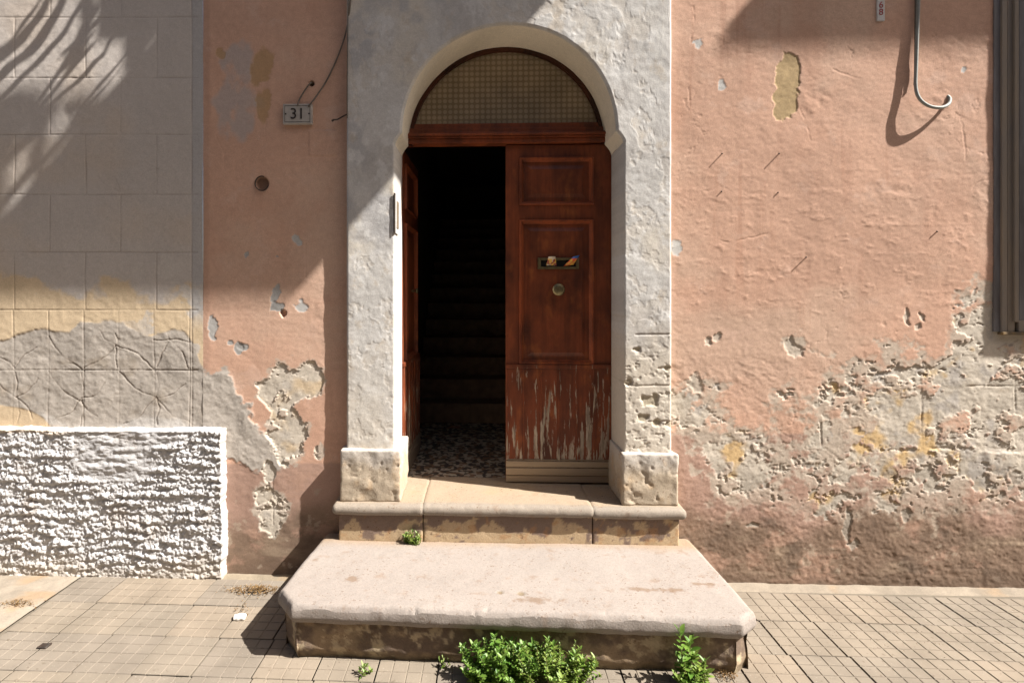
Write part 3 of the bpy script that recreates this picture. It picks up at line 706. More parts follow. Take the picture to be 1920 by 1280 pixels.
def lower_slab():
    ns, nt_ = 260, 120
    def nonlin(n):
        t = np.linspace(0, 1, n); return t
    s = nonlin(ns); t = nonlin(nt_)
    bk = -0.02
    Lp = np.array([[BL.x + (BL.x - AL.x) * 0.0 + 0.01, bk], [AL.x, AL.y], [FL.x, FL.y]]); Rp = np.array([[BR_.x - 0.01, bk], [AR_.x, AR_.y], [FR.x, FR.y]])
    tk = [0, (AL.y - bk) / (FL.y - bk), 1]; tkr = [0, (AR_.y - bk) / (FR.y - bk), 1]
    S, Tt = np.meshgrid(s, t, indexing='ij')
    lx = np.interp(Tt, tk, Lp[:, 0]); rx_ = np.interp(Tt, tkr, Rp[:, 0]); ly = np.interp(Tt, tk, Lp[:, 1]); ry = np.interp(Tt, tkr, Rp[:, 1])
    X = lx * (1 - S) + rx_ * S; Y = ly * (1 - S) + ry * S
    dl = S * (rx_ - lx); dr = (1 - S) * (rx_ - lx); df = (Y - (FL.y * (1 - S) + FR.y * S))
    ch = np.minimum(1, np.maximum(0, Tt - tk[1]) / (1 - tk[1] + 1e-6))
    d = np.minimum(np.minimum(dl, dr) * 0.9, df) + 0.004 * fb(X * 14, Y * 14, 4, 501) - 0.012 * ss(0.42, 0.7, fb(X * 18, Y * 18, 5, 509, 0.6))
    r = 0.026; dd = np.clip(d, 0, r)
    Z = Z1 - (r - np.sqrt(np.maximum(0, r * r - (r - dd) ** 2))) + 0.003 * fb(X * 3, Y * 3, 3, 502) + 0.0015 * fb(X * 25, Y * 25, 3, 503)
    Z -= 0.010 * (Tt * 0)  
    P = np.stack([X, Y, Z], -1).reshape(-1, 3)
    col = step_col(P).reshape(ns, nt_, 3)
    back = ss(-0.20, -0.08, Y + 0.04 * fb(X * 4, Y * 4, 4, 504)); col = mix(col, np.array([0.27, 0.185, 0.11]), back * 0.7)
    for (a, b_, r_) in ((938, 1110, 0.017), (977, 1112, 0.022)):
        q = G(a, b_, Z1); k = ss(0, 0.5, 1 - np.hypot(X - q.x, (Y - q.y)) / r_); Z -= 0.004 * k; col = mix(col, np.array([0.17, 0.12, 0.06]), k * 0.7)
    for (a, b_, w_, h_) in ((1230, 1105, 0.16, 0.02), (1320, 1095, 0.07, 0.02), (1010, 1125, 0.10, 0.03), (660, 1085, 0.04, 0.03), (590, 1050, 0.03, 0.03)):
        q = G(a, b_, Z1); k = ss(0.0, 0.6, 1 - np.hypot((X - q.x) / w_, (Y - q.y) / h_) + 1.3 * fb(X * 26, Y * 26, 6, 505, 0.68)); col = mix(col, np.array([0.17, 0.11, 0.07]), k * 0.7)
    # skirt: nose underside
    def ring(A): return np.concatenate([A[0, :-1], A[:-1, -1], A[-1, ::-1]])
    bx, by, bz, bc = ring(X), ring(Y), ring(Z), ring(col)
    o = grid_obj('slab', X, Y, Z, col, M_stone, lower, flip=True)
    n = len(bx); cxm = 0.10; cym = -0.3
    lev = [(0.0, None), (-0.004, 0.20), (0.0, 0.185), (0.012, 0.168), (0.04, 0.160)]
    XX = np.zeros((n, len(lev))); YY = XX.copy(); ZZ = XX.copy(); CC = np.zeros((n, len(lev), 3))
    tx = np.gradient(bx); ty = np.gradient(by); L = np.hypot(tx, ty) + 1e-9; nx, ny = -ty / L, tx / L
    sgn = np.sign((cxm - bx) * nx + (cym - by) * ny); nx *= sgn; ny *= sgn
    for k, (ins, z) in enumerate(lev):
        wob = 0.004 * fb(bx * 12 + k, by * 12, 3, 506)
        XX[:, k] = bx + nx * (ins + wob * (k > 0)); YY[:, k] = by + ny * (ins + wob * (k > 0)); ZZ[:, k] = bz if z is None else z + wob * 0.6
        CC[:, k] = bc * (1 - 0.0 * k)
    grid_obj('slab_nosing', XX, YY, ZZ, CC, M_stone, o)
    # the rough block it lies on
    lev = [0.166, 0.13, 0.09, 0.05, 0.02, -0.02]; m = 30
    zz = np.linspace(0.172, -0.02, m)
    Bx = np.repeat(bx[:, None], m, 1) + nx[:, None] * (0.032 + 0.010 * fb(bx[:, None] * 8 + by[:, None] * 8, zz[None] * 14, 4, 507)); By = np.repeat(by[:, None], m, 1) + ny[:, None] * (0.032 + 0.012 * fb(bx[:, None] * 8 + 5 + by[:, None] * 3, zz[None] * 14, 4, 508) + 0.02 * ss(0.05, 0.0, zz)[None])
    Zz = np.repeat(zz[None], n, 0)
    P = np.stack([Bx, By, Zz], -1).reshape(-1, 3)
    c = np.array([0.25, 0.18, 0.115]) * (1 + 0.35 * fb3(P, 12, 5, 0.6)[:, None]); k = ss(-0.1, 0.2, fb3(P, 11, 5, 0.65, 7.0)) * 0.85; c = c * (1 - k[:, None]) + np.array([0.12, 0.085, 0.065]) * k[:, None]
    k = ss(0.12, 0.3, fb3(P, 18, 5, 0.65, 9.0)) * 0.8; c = c * (1 - k[:, None]) + np.array([0.44, 0.35, 0.23]) * k[:, None]
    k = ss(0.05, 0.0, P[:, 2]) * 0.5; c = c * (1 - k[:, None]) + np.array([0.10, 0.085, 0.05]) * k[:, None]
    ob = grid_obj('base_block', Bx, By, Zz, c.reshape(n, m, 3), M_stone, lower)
lower_slab()

upper = tag(empty('upper_step', (0.15, 0, Z1)), 'upper threshold step of three stones with rounded nosing', 'step')
bpy.context.view_layer.update()
PN = -0.135
cuts = [wx(620, PN), wx(792, PN), wx(1113, PN), wx(1291, PN)]
def lip_col(P):
    c = step_col(P, (0.245, 0.205, 0.165)); n = fb3(P, 5, 4, 0.5, 4.0)
    k = ss(-0.1, 0.5, n) * ss(0.0, 0.1, P[:, 1]) * 0.5; c = c * (1 - k[:, None]) + np.array([0.36, 0.24, 0.13]) * k[:, None]
    k = ss(-0.11, -0.06, P[:, 1] + 0.02 * n) * 0.45; return c * (1 - k[:, None]) + np.array([0.36, 0.255, 0.155]) * k[:, None]
def riser_col(P):
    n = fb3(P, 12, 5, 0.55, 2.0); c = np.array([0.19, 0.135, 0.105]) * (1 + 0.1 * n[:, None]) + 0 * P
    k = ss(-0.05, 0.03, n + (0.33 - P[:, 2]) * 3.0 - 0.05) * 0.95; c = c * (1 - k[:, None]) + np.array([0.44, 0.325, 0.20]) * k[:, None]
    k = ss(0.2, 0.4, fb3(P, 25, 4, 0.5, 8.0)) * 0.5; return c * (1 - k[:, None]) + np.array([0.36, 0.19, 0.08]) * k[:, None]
for i in range(3):
    g = -0.011
    a, b_ = cuts[i] + (g if i else 0), cuts[i + 1] - (g if i < 2 else 0)
    dz = (0.0, 0.002, -0.003)[i]
    stone('tread_stone', a, b_, PN, YD + 0.12, 0.392 + dz, Z2 + dz, M_stone, upper, 0.009, 0.027, 0.004, 8, 3.0 * i, lip_col)
    ra, rb = (a + 0.035 if i == 0 else a + 0.0125), (b_ - 0.035 if i == 2 else b_ - 0.0125)
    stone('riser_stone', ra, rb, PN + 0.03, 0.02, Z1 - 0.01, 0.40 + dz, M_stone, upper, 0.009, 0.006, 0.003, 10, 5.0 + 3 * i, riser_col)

# ------------------------------------------------------------------ the door
def wood_mat(name, peel=False, dark=1.0):
    m, nt, b = new_mat(name)
    tc = nd(nt, 'ShaderNodeTexCoord')
    def gn(s, st, d=6, r=0.6):
        mp = nd(nt, 'ShaderNodeMapping'); mp.inputs['Scale'].default_value = st; nt.links.new(tc.outputs['Object'], mp.inputs[0])
        n = nd(nt, 'ShaderNodeTexNoise'); n.inputs['Scale'].default_value = s; n.inputs['Detail'].default_value = d; n.inputs['Roughness'].default_value = r; nt.links.new(mp.outputs[0], n.inputs['Vector']); return n.outputs['Fac']
    base = (0.235 * dark, 0.058 * dark, 0.021 * dark); dk = (0.075 * dark, 0.022 * dark, 0.011 * dark); lt = (0.40 * dark, 0.12 * dark, 0.032 * dark)
    c = mixc(nt, mrange(nt, gn(7, (1, 1, 0.5)), 0.42, 0.66, 0, 0.9), base, dk)
    c = mixc(nt, mrange(nt, gn(10, (1, 1, 0.6), 4), 0.55, 0.75, 0, 0.7), c, lt)
    grain = gn(60, (1, 1, 0.05), 5)
    c = mixc(nt, mrange(nt, grain, 0.45, 0.7, 0, 0.45), c, dk)
    rgh = 0.42
    if peel:
        sx = nd(nt, 'ShaderNodeSeparateXYZ'); nt.links.new(tc.outputs['Object'], sx.inputs[0])
        add = nd(nt, 'ShaderNodeMath', operation='ADD'); nt.links.new(gn(42, (1, 1, 0.10), 6, 0.66), add.inputs[0])
        nt.links.new(mrange(nt, sx.outputs['Z'], 0.10, 0.74, 0.10, -0.045), add.inputs[1])
        pm = mrange(nt, add.outputs[0], 0.585, 0.605, 0, 1)
        wc = mixc(nt, mrange(nt, gn(90, (1, 1, 0.1), 4), 0.4, 0.6, 0, 1), (0.52, 0.43, 0.32), (0.24, 0.18, 0.13))
        c = mixc(nt, pm, c, wc)
    nt.links.new(c, b.inputs['Base Color'])
    b.inputs['Roughness'].default_value = rgh; b.inputs['Specular IOR Level'].default_value = 0.35
    bump(nt, b, grain, 0.35, 0.002)
    return m
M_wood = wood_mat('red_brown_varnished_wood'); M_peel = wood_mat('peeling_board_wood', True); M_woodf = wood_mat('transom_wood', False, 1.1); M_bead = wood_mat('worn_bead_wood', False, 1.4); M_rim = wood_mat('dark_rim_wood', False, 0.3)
M_brass = plain_mat('dull_brass', (0.36, 0.30, 0.16), (0.22, 0.18, 0.10), 0.38, 60, 0.9)
M_alu = plain_mat('brushed_aluminium_strip', (0.42, 0.33, 0.24), (0.36, 0.28, 0.2), 0.42, 8, 0.55, stretch=(0.1, 1, 8))
M_dark = plain_mat('dark_iron', (0.05, 0.042, 0.036), (0.08, 0.05, 0.035), 0.6, 50, 0.5)
ZD0, ZD1 = Z2 + 0.008, wz(272, 955, YD + 0.02)
LW = 0.622; LH = ZD1 - ZD0 - 0.004
def moulding(name, x0, x1, z0, z1, mat, parent, w_=0.026, out=0.014):
    # a picture-frame bead around a sunk panel
    prof = [(0, 0.0), (0.004, -out), (0.011, -out * 0.9), (0.015, -out * 0.3), (w_, 0.012)]
    V = []; F = []; k = len(prof)
    for (d, y) in prof: V += [(x0 + d, y, z0 + d), (x1 - d, y, z0 + d), (x1 - d, y, z1 - d), (x0 + d, y, z1 - d)]
    for i in range(k - 1):
        for j in range(4): F.append((i * 4 + j, i * 4 + (j + 1) % 4, (i + 1) * 4 + (j + 1) % 4, (i + 1) * 4 + j))
    return raw(name, V, F, mat, parent)
def leaf(mirror, lab):
    # local: hinge side at x=0, free edge at x=-LW (mirrored for the other leaf); outer face y=0
    s = 1 if mirror else -1
    def X(a): return s * a
    def bx(name, a0, a1, y0, y1, z0, z1, mat, par, bev=0.003):
        x0, x1 = sorted((X(a0), X(a1))); return box(name, x0, x1, y0, y1, z0, z1, mat, par, bev)
    sc = LH / 2.0
    zA0, zA1, zB0, zB1 = LH - 0.345 * sc - 0.0, LH - 0.085 * sc, LH - 1.29 * sc, LH - 0.455 * sc
    pa, pb = 0.115, 0.53
    bm = bmesh.new()
    def cube(a0, a1, y0, y1, z0, z1):
        x0, x1 = sorted((X(a0), X(a1))); r = bmesh.ops.create_cube(bm, size=1)
        for v in r['verts']: v.co = Vector(((x0 + x1) / 2 + v.co.x * (x1 - x0), (y0 + y1) / 2 + v.co.y * (y1 - y0), (z0 + z1) / 2 + v.co.z * (z1 - z0)))
    th = 0.042
    cube(0, pa, 0, th, 0, LH); cube(pb, LW, 0, th, 0, LH)
    e = 0.0
    cube(pa, pb, 0.0005, th - 0.0005, zA1, LH - 0.001); cube(pa, pb, 0.0005, th - 0.0005, zB1, zA0); cube(pa, pb, 0.0005, th - 0.0005, zB0 - 0.03, zB0); cube(pa, pb, 0.02, th - 0.0005, 0.002, zB0 - 0.03)
    me = bpy.data.meshes.new('door'); bm.to_mesh(me); bm.free()
    d = link('door', me, M_wood, house); d['label'] = lab
    for (z0, z1) in ((zA0, zA1), (zB0, zB1)):
        bx('panel', pa - 0.002, pb + 0.002, 0.014, 0.03, z0 - 0.002, z1 + 0.002, M_wood, d, 0.0)
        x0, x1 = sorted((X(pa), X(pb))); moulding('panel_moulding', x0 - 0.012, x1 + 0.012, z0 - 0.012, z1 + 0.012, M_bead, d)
        x0 += 0.035; x1 -= 0.035
        V = []
        for (ins, y) in ((0, 0.0138), (0.022, 0.006), (0.03, 0.006)): V += [(x0 + ins, y, z0 + 0.035 + ins), (x1 - ins, y, z0 + 0.035 + ins), (x1 - ins, y, z1 - 0.035 - ins), (x0 + ins, y, z1 - 0.035 - ins)]
        F = [(i * 4 + j, i * 4 + (j + 1) % 4, i * 4 + 4 + (j + 1) % 4, i * 4 + 4 + j) for i in range(2) for j in range(4)] + [(8, 9, 10, 11)]
        raw('raised_field', V, F, M_wood, d)
    zt = zB0 - 0.034
    bx('apron_rail', -0.0, LW, -0.014, 0.004, zt - 0.004, zt + 0.022, M_peel, d, 0.004)
    n = 6; zk = 0.135
    for i in range(n):
        a0 = LW * i / n; a1 = LW * (i + 1) / n
        bx('board', a0 + 0.0015, a1 - 0.0015, -0.008 - 0.001 * (i % 2), 0.016, zk - 0.12, zt - 0.004, M_peel, d, 0.003)
        bx('bead', a1 - 0.006 if i < n - 1 else a1 - 0.012, a1 + 0.004 if i < n - 1 else a1 - 0.002, -0.0145, -0.004, zk, zt - 0.006, M_peel, d, 0.002)
    for i, (z0, z1, out) in enumerate(((0.0, 0.042, 0.016), (0.042, 0.088, 0.021), (0.088, 0.128, 0.018), (0.128, 0.137, 0.012))):
        bx('kick_strip', 0.004, LW, -out, -0.0085, z0 + 0.002, z1, M_alu, d, 0.004)
    return d
dr = leaf(False, 'closed right leaf of the brown panelled door with letter slot'); dr.location = (wx(1147, YD), YD + 0.012, ZD0)
dl = leaf(True, 'left leaf of the brown door standing open inwards'); dl.location = (wx(751, YD) + 0.004, YD + 0.02, ZD0); dl.rotation_euler = (0, 0, R(87.5))
bpy.context.view_layer.update()
# knob and letter slot on the closed leaf
def on_leaf(px, py, y=0.0):
    p = W(px, py, dr.location.y + y); return p.x - dr.location.x, p.z - dr.location.z
kx, kz = on_leaf(1046, 543)
def lathe(name, prof, c, mat, parent, seg=28):
    V = []; F = []
    for (r, y) in prof:
        for k in range(seg): a = 2 * math.pi * k / seg; V.append((c[0] + r * math.cos(a), c[1] + y, c[2] + r * math.sin(a)))
    for i in range(len(prof) - 1):
        for k in range(seg): F.append((i * seg + k, i * seg + (k + 1) % seg, (i + 1) * seg + (k + 1) % seg, (i + 1) * seg + k))
    F.append(tuple(range((len(prof) - 1) * seg, len(prof) * seg)))
    return raw(name, V, F, mat, parent, True)
lathe('knob', [(0.017, 0.014), (0.014, 0.0), (0.016, -0.016), (0.030, -0.024), (0.037, -0.033), (0.036, -0.040), (0.027, -0.045), (0.010, -0.048)], (kx, 0.0, kz), M_brass, dr)
sx0, sz1 = on_leaf(1008, 483); sx1, sz0 = on_leaf(1086, 505)
V = []; 
def frame_mesh(x0, x1, z0, z1, w_, y0, y1):
    V = [(x0, y0, z0), (x1, y0, z0), (x1, y0, z1), (x0, y0, z1), (x0 + .003, y1, z0 + .003), (x1 - .003, y1, z0 + .003), (x1 - .003, y1, z1 - .003), (x0 + .003, y1, z1 - .003),
         (x0 + w_, y1, z0 + w_ * .8), (x1 - w_, y1, z0 + w_ * .8), (x1 - w_, y1, z1 - w_ * .8), (x0 + w_, y1, z1 - w_ * .8), (x0 + w_ + .003, y0 - .001, z0 + w_), (x1 - w_ - .003, y0 - .001, z0 + w_), (x1 - w_ - .003, y0 - .001, z1 - w_), (x0 + w_ + .003, y0 - .001, z1 - w_)]
    F = [(i * 4 + j, i * 4 + (j + 1) % 4, i * 4 + 4 + (j + 1) % 4, i * 4 + 4 + j) for i in range(3) for j in range(4)]
    return V, F
V, F = frame_mesh(sx0, sx1, sz0, sz1, 0.018, 0.005, -0.008)
raw('letter_slot', V, F, M_brass, dr)
M_black = plain_mat('slot_darkness', (0.012, 0.010, 0.008), None, 0.9)
box('slot_shade_panel', sx0 + 0.017, sx1 - 0.017, 0.0030, 0.0055, sz0 + 0.012, sz1 - 0.012, M_black, dr, 0.0)  # near-black sheet: the shade inside the slot, put in as colour
lathe('knob', [(0.009, 0.010), (0.008, 0.0), (0.009, -0.016), (0.017, -0.024), (0.019, -0.031), (0.012, -0.036), (0.003, -0.038)], (0.40, 0.0, 1.595 - ZD0), M_brass, dl)
for c_ in list(dr.children) + list(dl.children): c_.matrix_parent_inverse.identity()
# folded leaflets stuck in the slot
def leaflet(px, py, w_, h_, lean, cols, lab):
    p = W(px, py, dr.location.y - 0.006)
    m, nt, b = new_mat('printed_leaflet')
    v = nd(nt, 'ShaderNodeTexVoronoi'); v.inputs['Scale'].default_value = 75
    tc = nd(nt, 'ShaderNodeTexCoord'); nt.links.new(tc.outputs['Object'], v.inputs['Vector'])
    sx = nd(nt, 'ShaderNodeSeparateXYZ'); nt.links.new(tc.outputs['Object'], sx.inputs[0])
    sep = nd(nt, 'ShaderNodeSeparateColor'); nt.links.new(v.outputs['Color'], sep.inputs[0])
    c = mixc(nt, mrange(nt, sep.outputs[0], 0.45, 0.5, 0, 1), cols[0], cols[1])
    c = mixc(nt, mrange(nt, sep.outputs[1], 0.6, 0.65, 0, 1), c, cols[2])
    c = mixc(nt, mrange(nt, sx.outputs['Z'], h_ * 0.72, h_ * 0.8, 0, 1), c, cols[3])
    nt.links.new(c, b.inputs['Base Color']); b.inputs['Roughness'].default_value = 0.45
    V = []; F = []
    nx_, nz_ = 7, 7
    for lay in (0, 1):
        for i in range(nx_):
            for k in range(nz_):
                u = i / (nx_ - 1) - 0.5; t = k / (nz_ - 1)
                V.append((u * w_ * (1 - 0.35 * t) + lean * t * h_, 0.008 - 0.03 * t - 0.012 * math.cos(u * 3) * t + lay * 0.0006, h_ * t + u * lean * 0.012))
    n = nx_ * nz_
    for i in range(nx_ - 1):
        for k in range(nz_ - 1):
            a = i * nz_ + k; F.append((a, a + nz_, a + nz_ + 1, a + 1)); F.append((n + a, n + a + 1, n + a + nz_ + 1, n + a + nz_))
    o = raw('leaflet', V, F, m, None, True); o.location = p
    tag(o, lab, 'leaflet', 'leaflets in the letter slot')
leaflet(1034, 498, 0.062, 0.052, 0.0, ((0.75, 0.70, 0.55), (0.75, 0.45, 0.08), (0.35, 0.08, 0.04), (0.7, 0.62, 0.5)), 'white and orange leaflet folded in the brass letter slot')
leaflet(1066, 498, 0.060, 0.055, 0.75, ((0.75, 0.10, 0.05), (0.80, 0.20, 0.05), (0.75, 0.45, 0.06), (0.04, 0.16, 0.5)), 'red leaflet with blue tip leaning in the letter slot')

# door case: jamb linings, transom, fanlight
frame = tag(empty('door_frame', (AC, YD, Z2)), None); frame.parent = house
bpy.context.view_layer.update(); inv = frame.matrix_world.inverted()
def inframe(o): o.parent = frame; o.matrix_parent_inverse = inv; return o
inframe(box('jamb', XL1 - 0.03, wx(752, YD) + 0.004, YD - 0.004, YD + 0.09, Z2, ZD1 + 0.01, M_wood, None, 0.002))
inframe(box('jamb', wx(1147, YD) + 0.003, XR0 + 0.03, YD - 0.004, YD + 0.09, Z2, ZD1 + 0.01, M_wood, None, 0.002))
zt0, zt1 = ZD1 + 0.003, wz(240, 955, YD)
hgt = zt1 - zt0
for i, (a, b_, out) in enumerate(((0, 0.30, 0.020), (0.30, 0.42, 0.034), (0.42, 0.58, 0.045), (0.58, 0.70, 0.030), (0.70, 1.0, 0.012))):
    inframe(box('transom_moulding', XL1 - 0.02, XR0 + 0.02, YD - out, YD + 0.06, zt0 + hgt * a, zt0 + hgt * b_ - 0.001, M_woodf if i < 4 else M_wood, None, 0.003))
# arched rim and pane
def ring_mesh(r0, r1, y0, y1, zc, n=64):
    V = []; F = []
    for i in range(n + 1):
        a = math.pi * i / n
        for (r, y) in ((r0, y0), (r1, y0), (r1, y1), (r0, y1)): V.append((AC + r * math.cos(a), y, zc + r * math.sin(a)))
    for i in range(n):
        for j in range(4): F.append((i * 4 + j, i * 4 + (j + 1) % 4, i * 4 + 4 + (j + 1) % 4, i * 4 + 4 + j))
    return V, F
ZC = ZS + 0.003
V, F = ring_mesh(AR - 0.024, AR + 0.02, YD - 0.006, YD + 0.05, ZC); inframe(raw('fanlight_rim', V, F, M_rim))
inframe(box('fanlight_sill', AC - AR, AC + AR, YD - 0.003, YD + 0.045, zt1 - 0.002, zt1 + 0.028, M_wood, None, 0.003))
m, nt, b = new_mat('patterned_film_glass')
tc = nd(nt, 'ShaderNodeTexCoord'); mp = nd(nt, 'ShaderNodeMapping'); mp.inputs['Rotation'].default_value = (R(90), 0, 0); nt.links.new(tc.outputs['Object'], mp.inputs[0])
mp2 = nd(nt, 'ShaderNodeMapping'); mp2.inputs['Scale'].default_value = (31, 0, 31); nt.links.new(tc.outputs['Object'], mp2.inputs[0])
fr = nd(nt, 'ShaderNodeVectorMath', operation='FRACTION'); nt.links.new(mp2.outputs[0], fr.inputs[0])
sb = nd(nt, 'ShaderNodeVectorMath', operation='SUBTRACT'); sb.inputs[1].default_value = (0.5, 0, 0.5); nt.links.new(fr.outputs[0], sb.inputs[0])
ln = nd(nt, 'ShaderNodeVectorMath', operation='LENGTH'); nt.links.new(sb.outputs[0], ln.inputs[0])
dot = mrange(nt, ln.outputs['Value'], 0.30, 0.46, 1, 0)
dust = mrange(nt, noise(nt, 4, 5, 0.6), 0.3, 0.7, 0.7, 1.2)
c = mixc(nt, dot, (0.23, 0.17, 0.10), (0.36, 0.285, 0.19))
nt.links.new(scalec(nt, c, dust), b.inputs['Base Color'])
b.inputs['Roughness'].default_value = 0.33; b.inputs['Specular IOR Level'].default_value = 0.5
bump(nt, b, dot, 0.25, 0.002)
V = [(AC, YD + 0.02, zt1 + 0.01)] + [(AC + (AR - 0.01) * math.cos(math.pi * i / 64), YD + 0.02, max(zt1 + 0.01, ZC + (AR - 0.01) * math.sin(math.pi * i / 64))) for i in range(65)]
F = [(0, i + 2, i + 1) for i in range(64)]
nV = len(V); V += [(x_, y_ + 0.005, z_) for (x_, y_, z_) in V]; F += [(nV, nV + i + 1, nV + i + 2) for i in range(64)]
inframe(raw('fanlight_pane', V, F, m))

# ------------------------------------------------------------------ the hall behind the door
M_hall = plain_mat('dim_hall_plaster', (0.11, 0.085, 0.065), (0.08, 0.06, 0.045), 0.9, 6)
hall = tag(empty('hall', (AC, 1, Z2)), None, None, None, 'structure')
def quad(name, pts, mat, par): return raw(name, pts, [(0, 1, 2, 3)], mat, par)
bpy.context.view_layer.update(); hi = hall.matrix_world.inverted()
def inhall(o): o.parent = hall; o.matrix_parent_inverse = hi; return o
hx0, hx1, hy0, hy1, hz1 = XL1 - 0.12, XR0 + 0.12, YD + 0.092, 6.2, 3.4
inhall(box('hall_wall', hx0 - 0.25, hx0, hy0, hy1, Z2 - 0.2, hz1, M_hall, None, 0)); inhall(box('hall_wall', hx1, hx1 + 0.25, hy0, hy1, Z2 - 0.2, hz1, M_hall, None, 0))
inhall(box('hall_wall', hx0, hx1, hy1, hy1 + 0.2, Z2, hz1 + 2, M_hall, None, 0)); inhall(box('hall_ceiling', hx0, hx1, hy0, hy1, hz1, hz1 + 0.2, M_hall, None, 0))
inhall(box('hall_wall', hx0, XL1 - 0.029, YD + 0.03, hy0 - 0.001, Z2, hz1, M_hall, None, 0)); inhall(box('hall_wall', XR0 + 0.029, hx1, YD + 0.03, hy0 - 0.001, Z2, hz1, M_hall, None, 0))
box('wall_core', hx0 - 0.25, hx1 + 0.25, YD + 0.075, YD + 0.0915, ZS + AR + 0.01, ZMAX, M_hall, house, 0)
m, nt, b = new_mat('pebble_mosaic_floor')
v = nd(nt, 'ShaderNodeTexVoronoi'); v.inputs['Scale'].default_value = 42; tc = nd(nt, 'ShaderNodeTexCoord'); nt.links.new(tc.outputs['Object'], v.inputs['Vector'])
sep = nd(nt, 'ShaderNodeSeparateColor'); nt.links.new(v.outputs['Color'], sep.inputs[0])
c = mixc(nt, mrange(nt, sep.outputs[0], 0.5, 0.56, 0, 1), (0.05, 0.04, 0.035), (0.42, 0.36, 0.28)); c = mixc(nt, mrange(nt, sep.outputs[1], 0.75, 0.8, 0, 1), c, (0.20, 0.12, 0.07))
nt.links.new(c, b.inputs['Base Color']); b.inputs['Roughness'].default_value = 0.6
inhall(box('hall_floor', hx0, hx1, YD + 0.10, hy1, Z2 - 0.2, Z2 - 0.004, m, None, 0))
stairs = tag(empty('staircase', (AC, 1.75, Z2)), 'dim stone staircase rising in the dark hall behind the open door', 'staircase')
bpy.context.view_layer.update(); si = stairs.matrix_world.inverted()
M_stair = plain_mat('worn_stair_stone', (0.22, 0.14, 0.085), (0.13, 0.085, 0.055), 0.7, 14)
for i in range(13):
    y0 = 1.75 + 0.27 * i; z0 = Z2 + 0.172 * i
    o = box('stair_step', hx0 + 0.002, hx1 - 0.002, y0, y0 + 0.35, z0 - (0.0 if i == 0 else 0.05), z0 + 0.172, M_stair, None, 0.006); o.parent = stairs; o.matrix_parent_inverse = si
p = G(850, 803, Z2)
tag(raw('paper_scrap', [(p.x - .07, p.y, Z2 + .002), (p.x + .07, p.y + .02, Z2 + .002), (p.x + .07, p.y + .05, Z2 + .006), (p.x - .02, p.y + .04, Z2 + .012)], [(0, 1, 2, 3)], plain_mat('dull_paper', (0.35, 0.2, 0.15))), 'reddish paper scrap lying on the hall floor', 'paper')

# ------------------------------------------------------------------ window at the right edge
win = empty('window', (wx(1940), 0, 1.4)); win.parent = house
bpy.context.view_layer.update(); wi = win.matrix_world.inverted()
def inwin(o): o.parent = win; o.matrix_parent_inverse = wi; return o
M_wf = plain_mat('weathered_dark_window_wood', (0.22, 0.19, 0.165), (0.29, 0.23, 0.17), 0.75, 22, stretch=(1, 1, 0.12)); M_wf2 = plain_mat('blue_grey_paint_strip', (0.21, 0.20, 0.205), (0.14, 0.125, 0.12), 0.8, 25, stretch=(1, 1, 0.15))
zw = wz(626, 1890); zr = wz(600, 1915); xr = wx(2330); ztop = 4.3
for (a, b_, out, zb, mt) in ((1864, 1879, 0.006, 622, M_wf2), (1879, 1889, 0.017, 624, M_wf), (1889, 1903, 0.011, 622, M_wf), (1903, 1911, 0.024, 603, M_wf), (1911, 1926, 0.014, 600, M_wf2)):
    inwin(box('casing_strip', wx(a, -out), wx(b_, -out) - 0.0006, -out, 0.02, wz(zb, 1890), ztop, mt, None, 0.003))
inwin(box('casing_sill', wx(1872), xr, -0.026, 0.01, zw - 0.004, zw + 0.012, plain_mat('rusty_sill', (0.28, 0.18, 0.07), (0.12, 0.09, 0.06), 0.8), None, 0.003))
inwin(box('casing_rail', wx(1904), xr, -0.018, 0.01, zw + 0.0125, zr, M_wf, None, 0.003))
inwin(box('window_panel', wx(1925), xr, -0.008, 0.012, zr, ztop, M_wf2, None, 0))
KX, KZ = 0.88 / 0.27, 1 / 0.27
p = W(1848, 665); sh = inwin(box('shutter', p.x + 0.118 * KX, wx(2150, -0.1), -0.118, -0.086, p.z + 0.118 * KZ, ztop, M_wf, None, 0.004))

# ------------------------------------------------------------------ balconies overhead (above the picture, they cast the shade)
bal = empty('balcony', (0, 0, 5.6)); bal.parent = house
bpy.context.view_layer.update(); bi = bal.matrix_world.inverted()
def inbal(o): o.parent = bal; o.matrix_parent_inverse = bi; return o
KX, KZ = 0.88 / 0.27, 1 / 0.27
def lift(px, py, P):                    # the point at distance P before the wall whose shade falls at (px,py)
    p = W(px, py); return Vector((p.x + P * KX, -P, p.z + P * KZ))
M_bal = plain_mat('balcony_plaster', (0.45, 0.36, 0.28), None, 0.9)
c0 = lift(541, 566, 1.1); e0 = lift(258, 112, (c0.z + 0.22 - W(258, 112).z) / KZ)
inbal(box('balcony_slab', e0.x, c0.x, -1.1, 0, c0.z, c0.z + 0.22, M_bal, None, 0))
zr_ = lift(100, 187, 1.07).z
inbal(box('railing', e0.x, c0.x, -1.078, -1.062, zr_ - 0.012, zr_ + 0.012, M_dark, None, 0))
for k in range(4):
    xk = e0.x + 0.01 + (c0.x - e0.x - 0.02) * k / 3
    inbal(box('railing_post', xk - 0.008, xk + 0.008, -1.078, -1.062, c0.z + 0.2201, zr_ - 0.0061, M_dark, None, 0))
for a_, b_ in ((-135, 6), (40, 84), (112, 232), (250, 536)):  # added panels out of view, gapped to throw shade on the left wall
    xa, xb = lift(a_, 300, 1.07).x, lift(b_, 300, 1.07).x
    inbal(box('shade_panel', xa, xb, -1.061, -1.055, c0.z + 0.2202, zr_ - 0.02, M_bal, None, 0))
pa, pb_ = lift(206, 48, 0.5), lift(335, 48, 0.5)
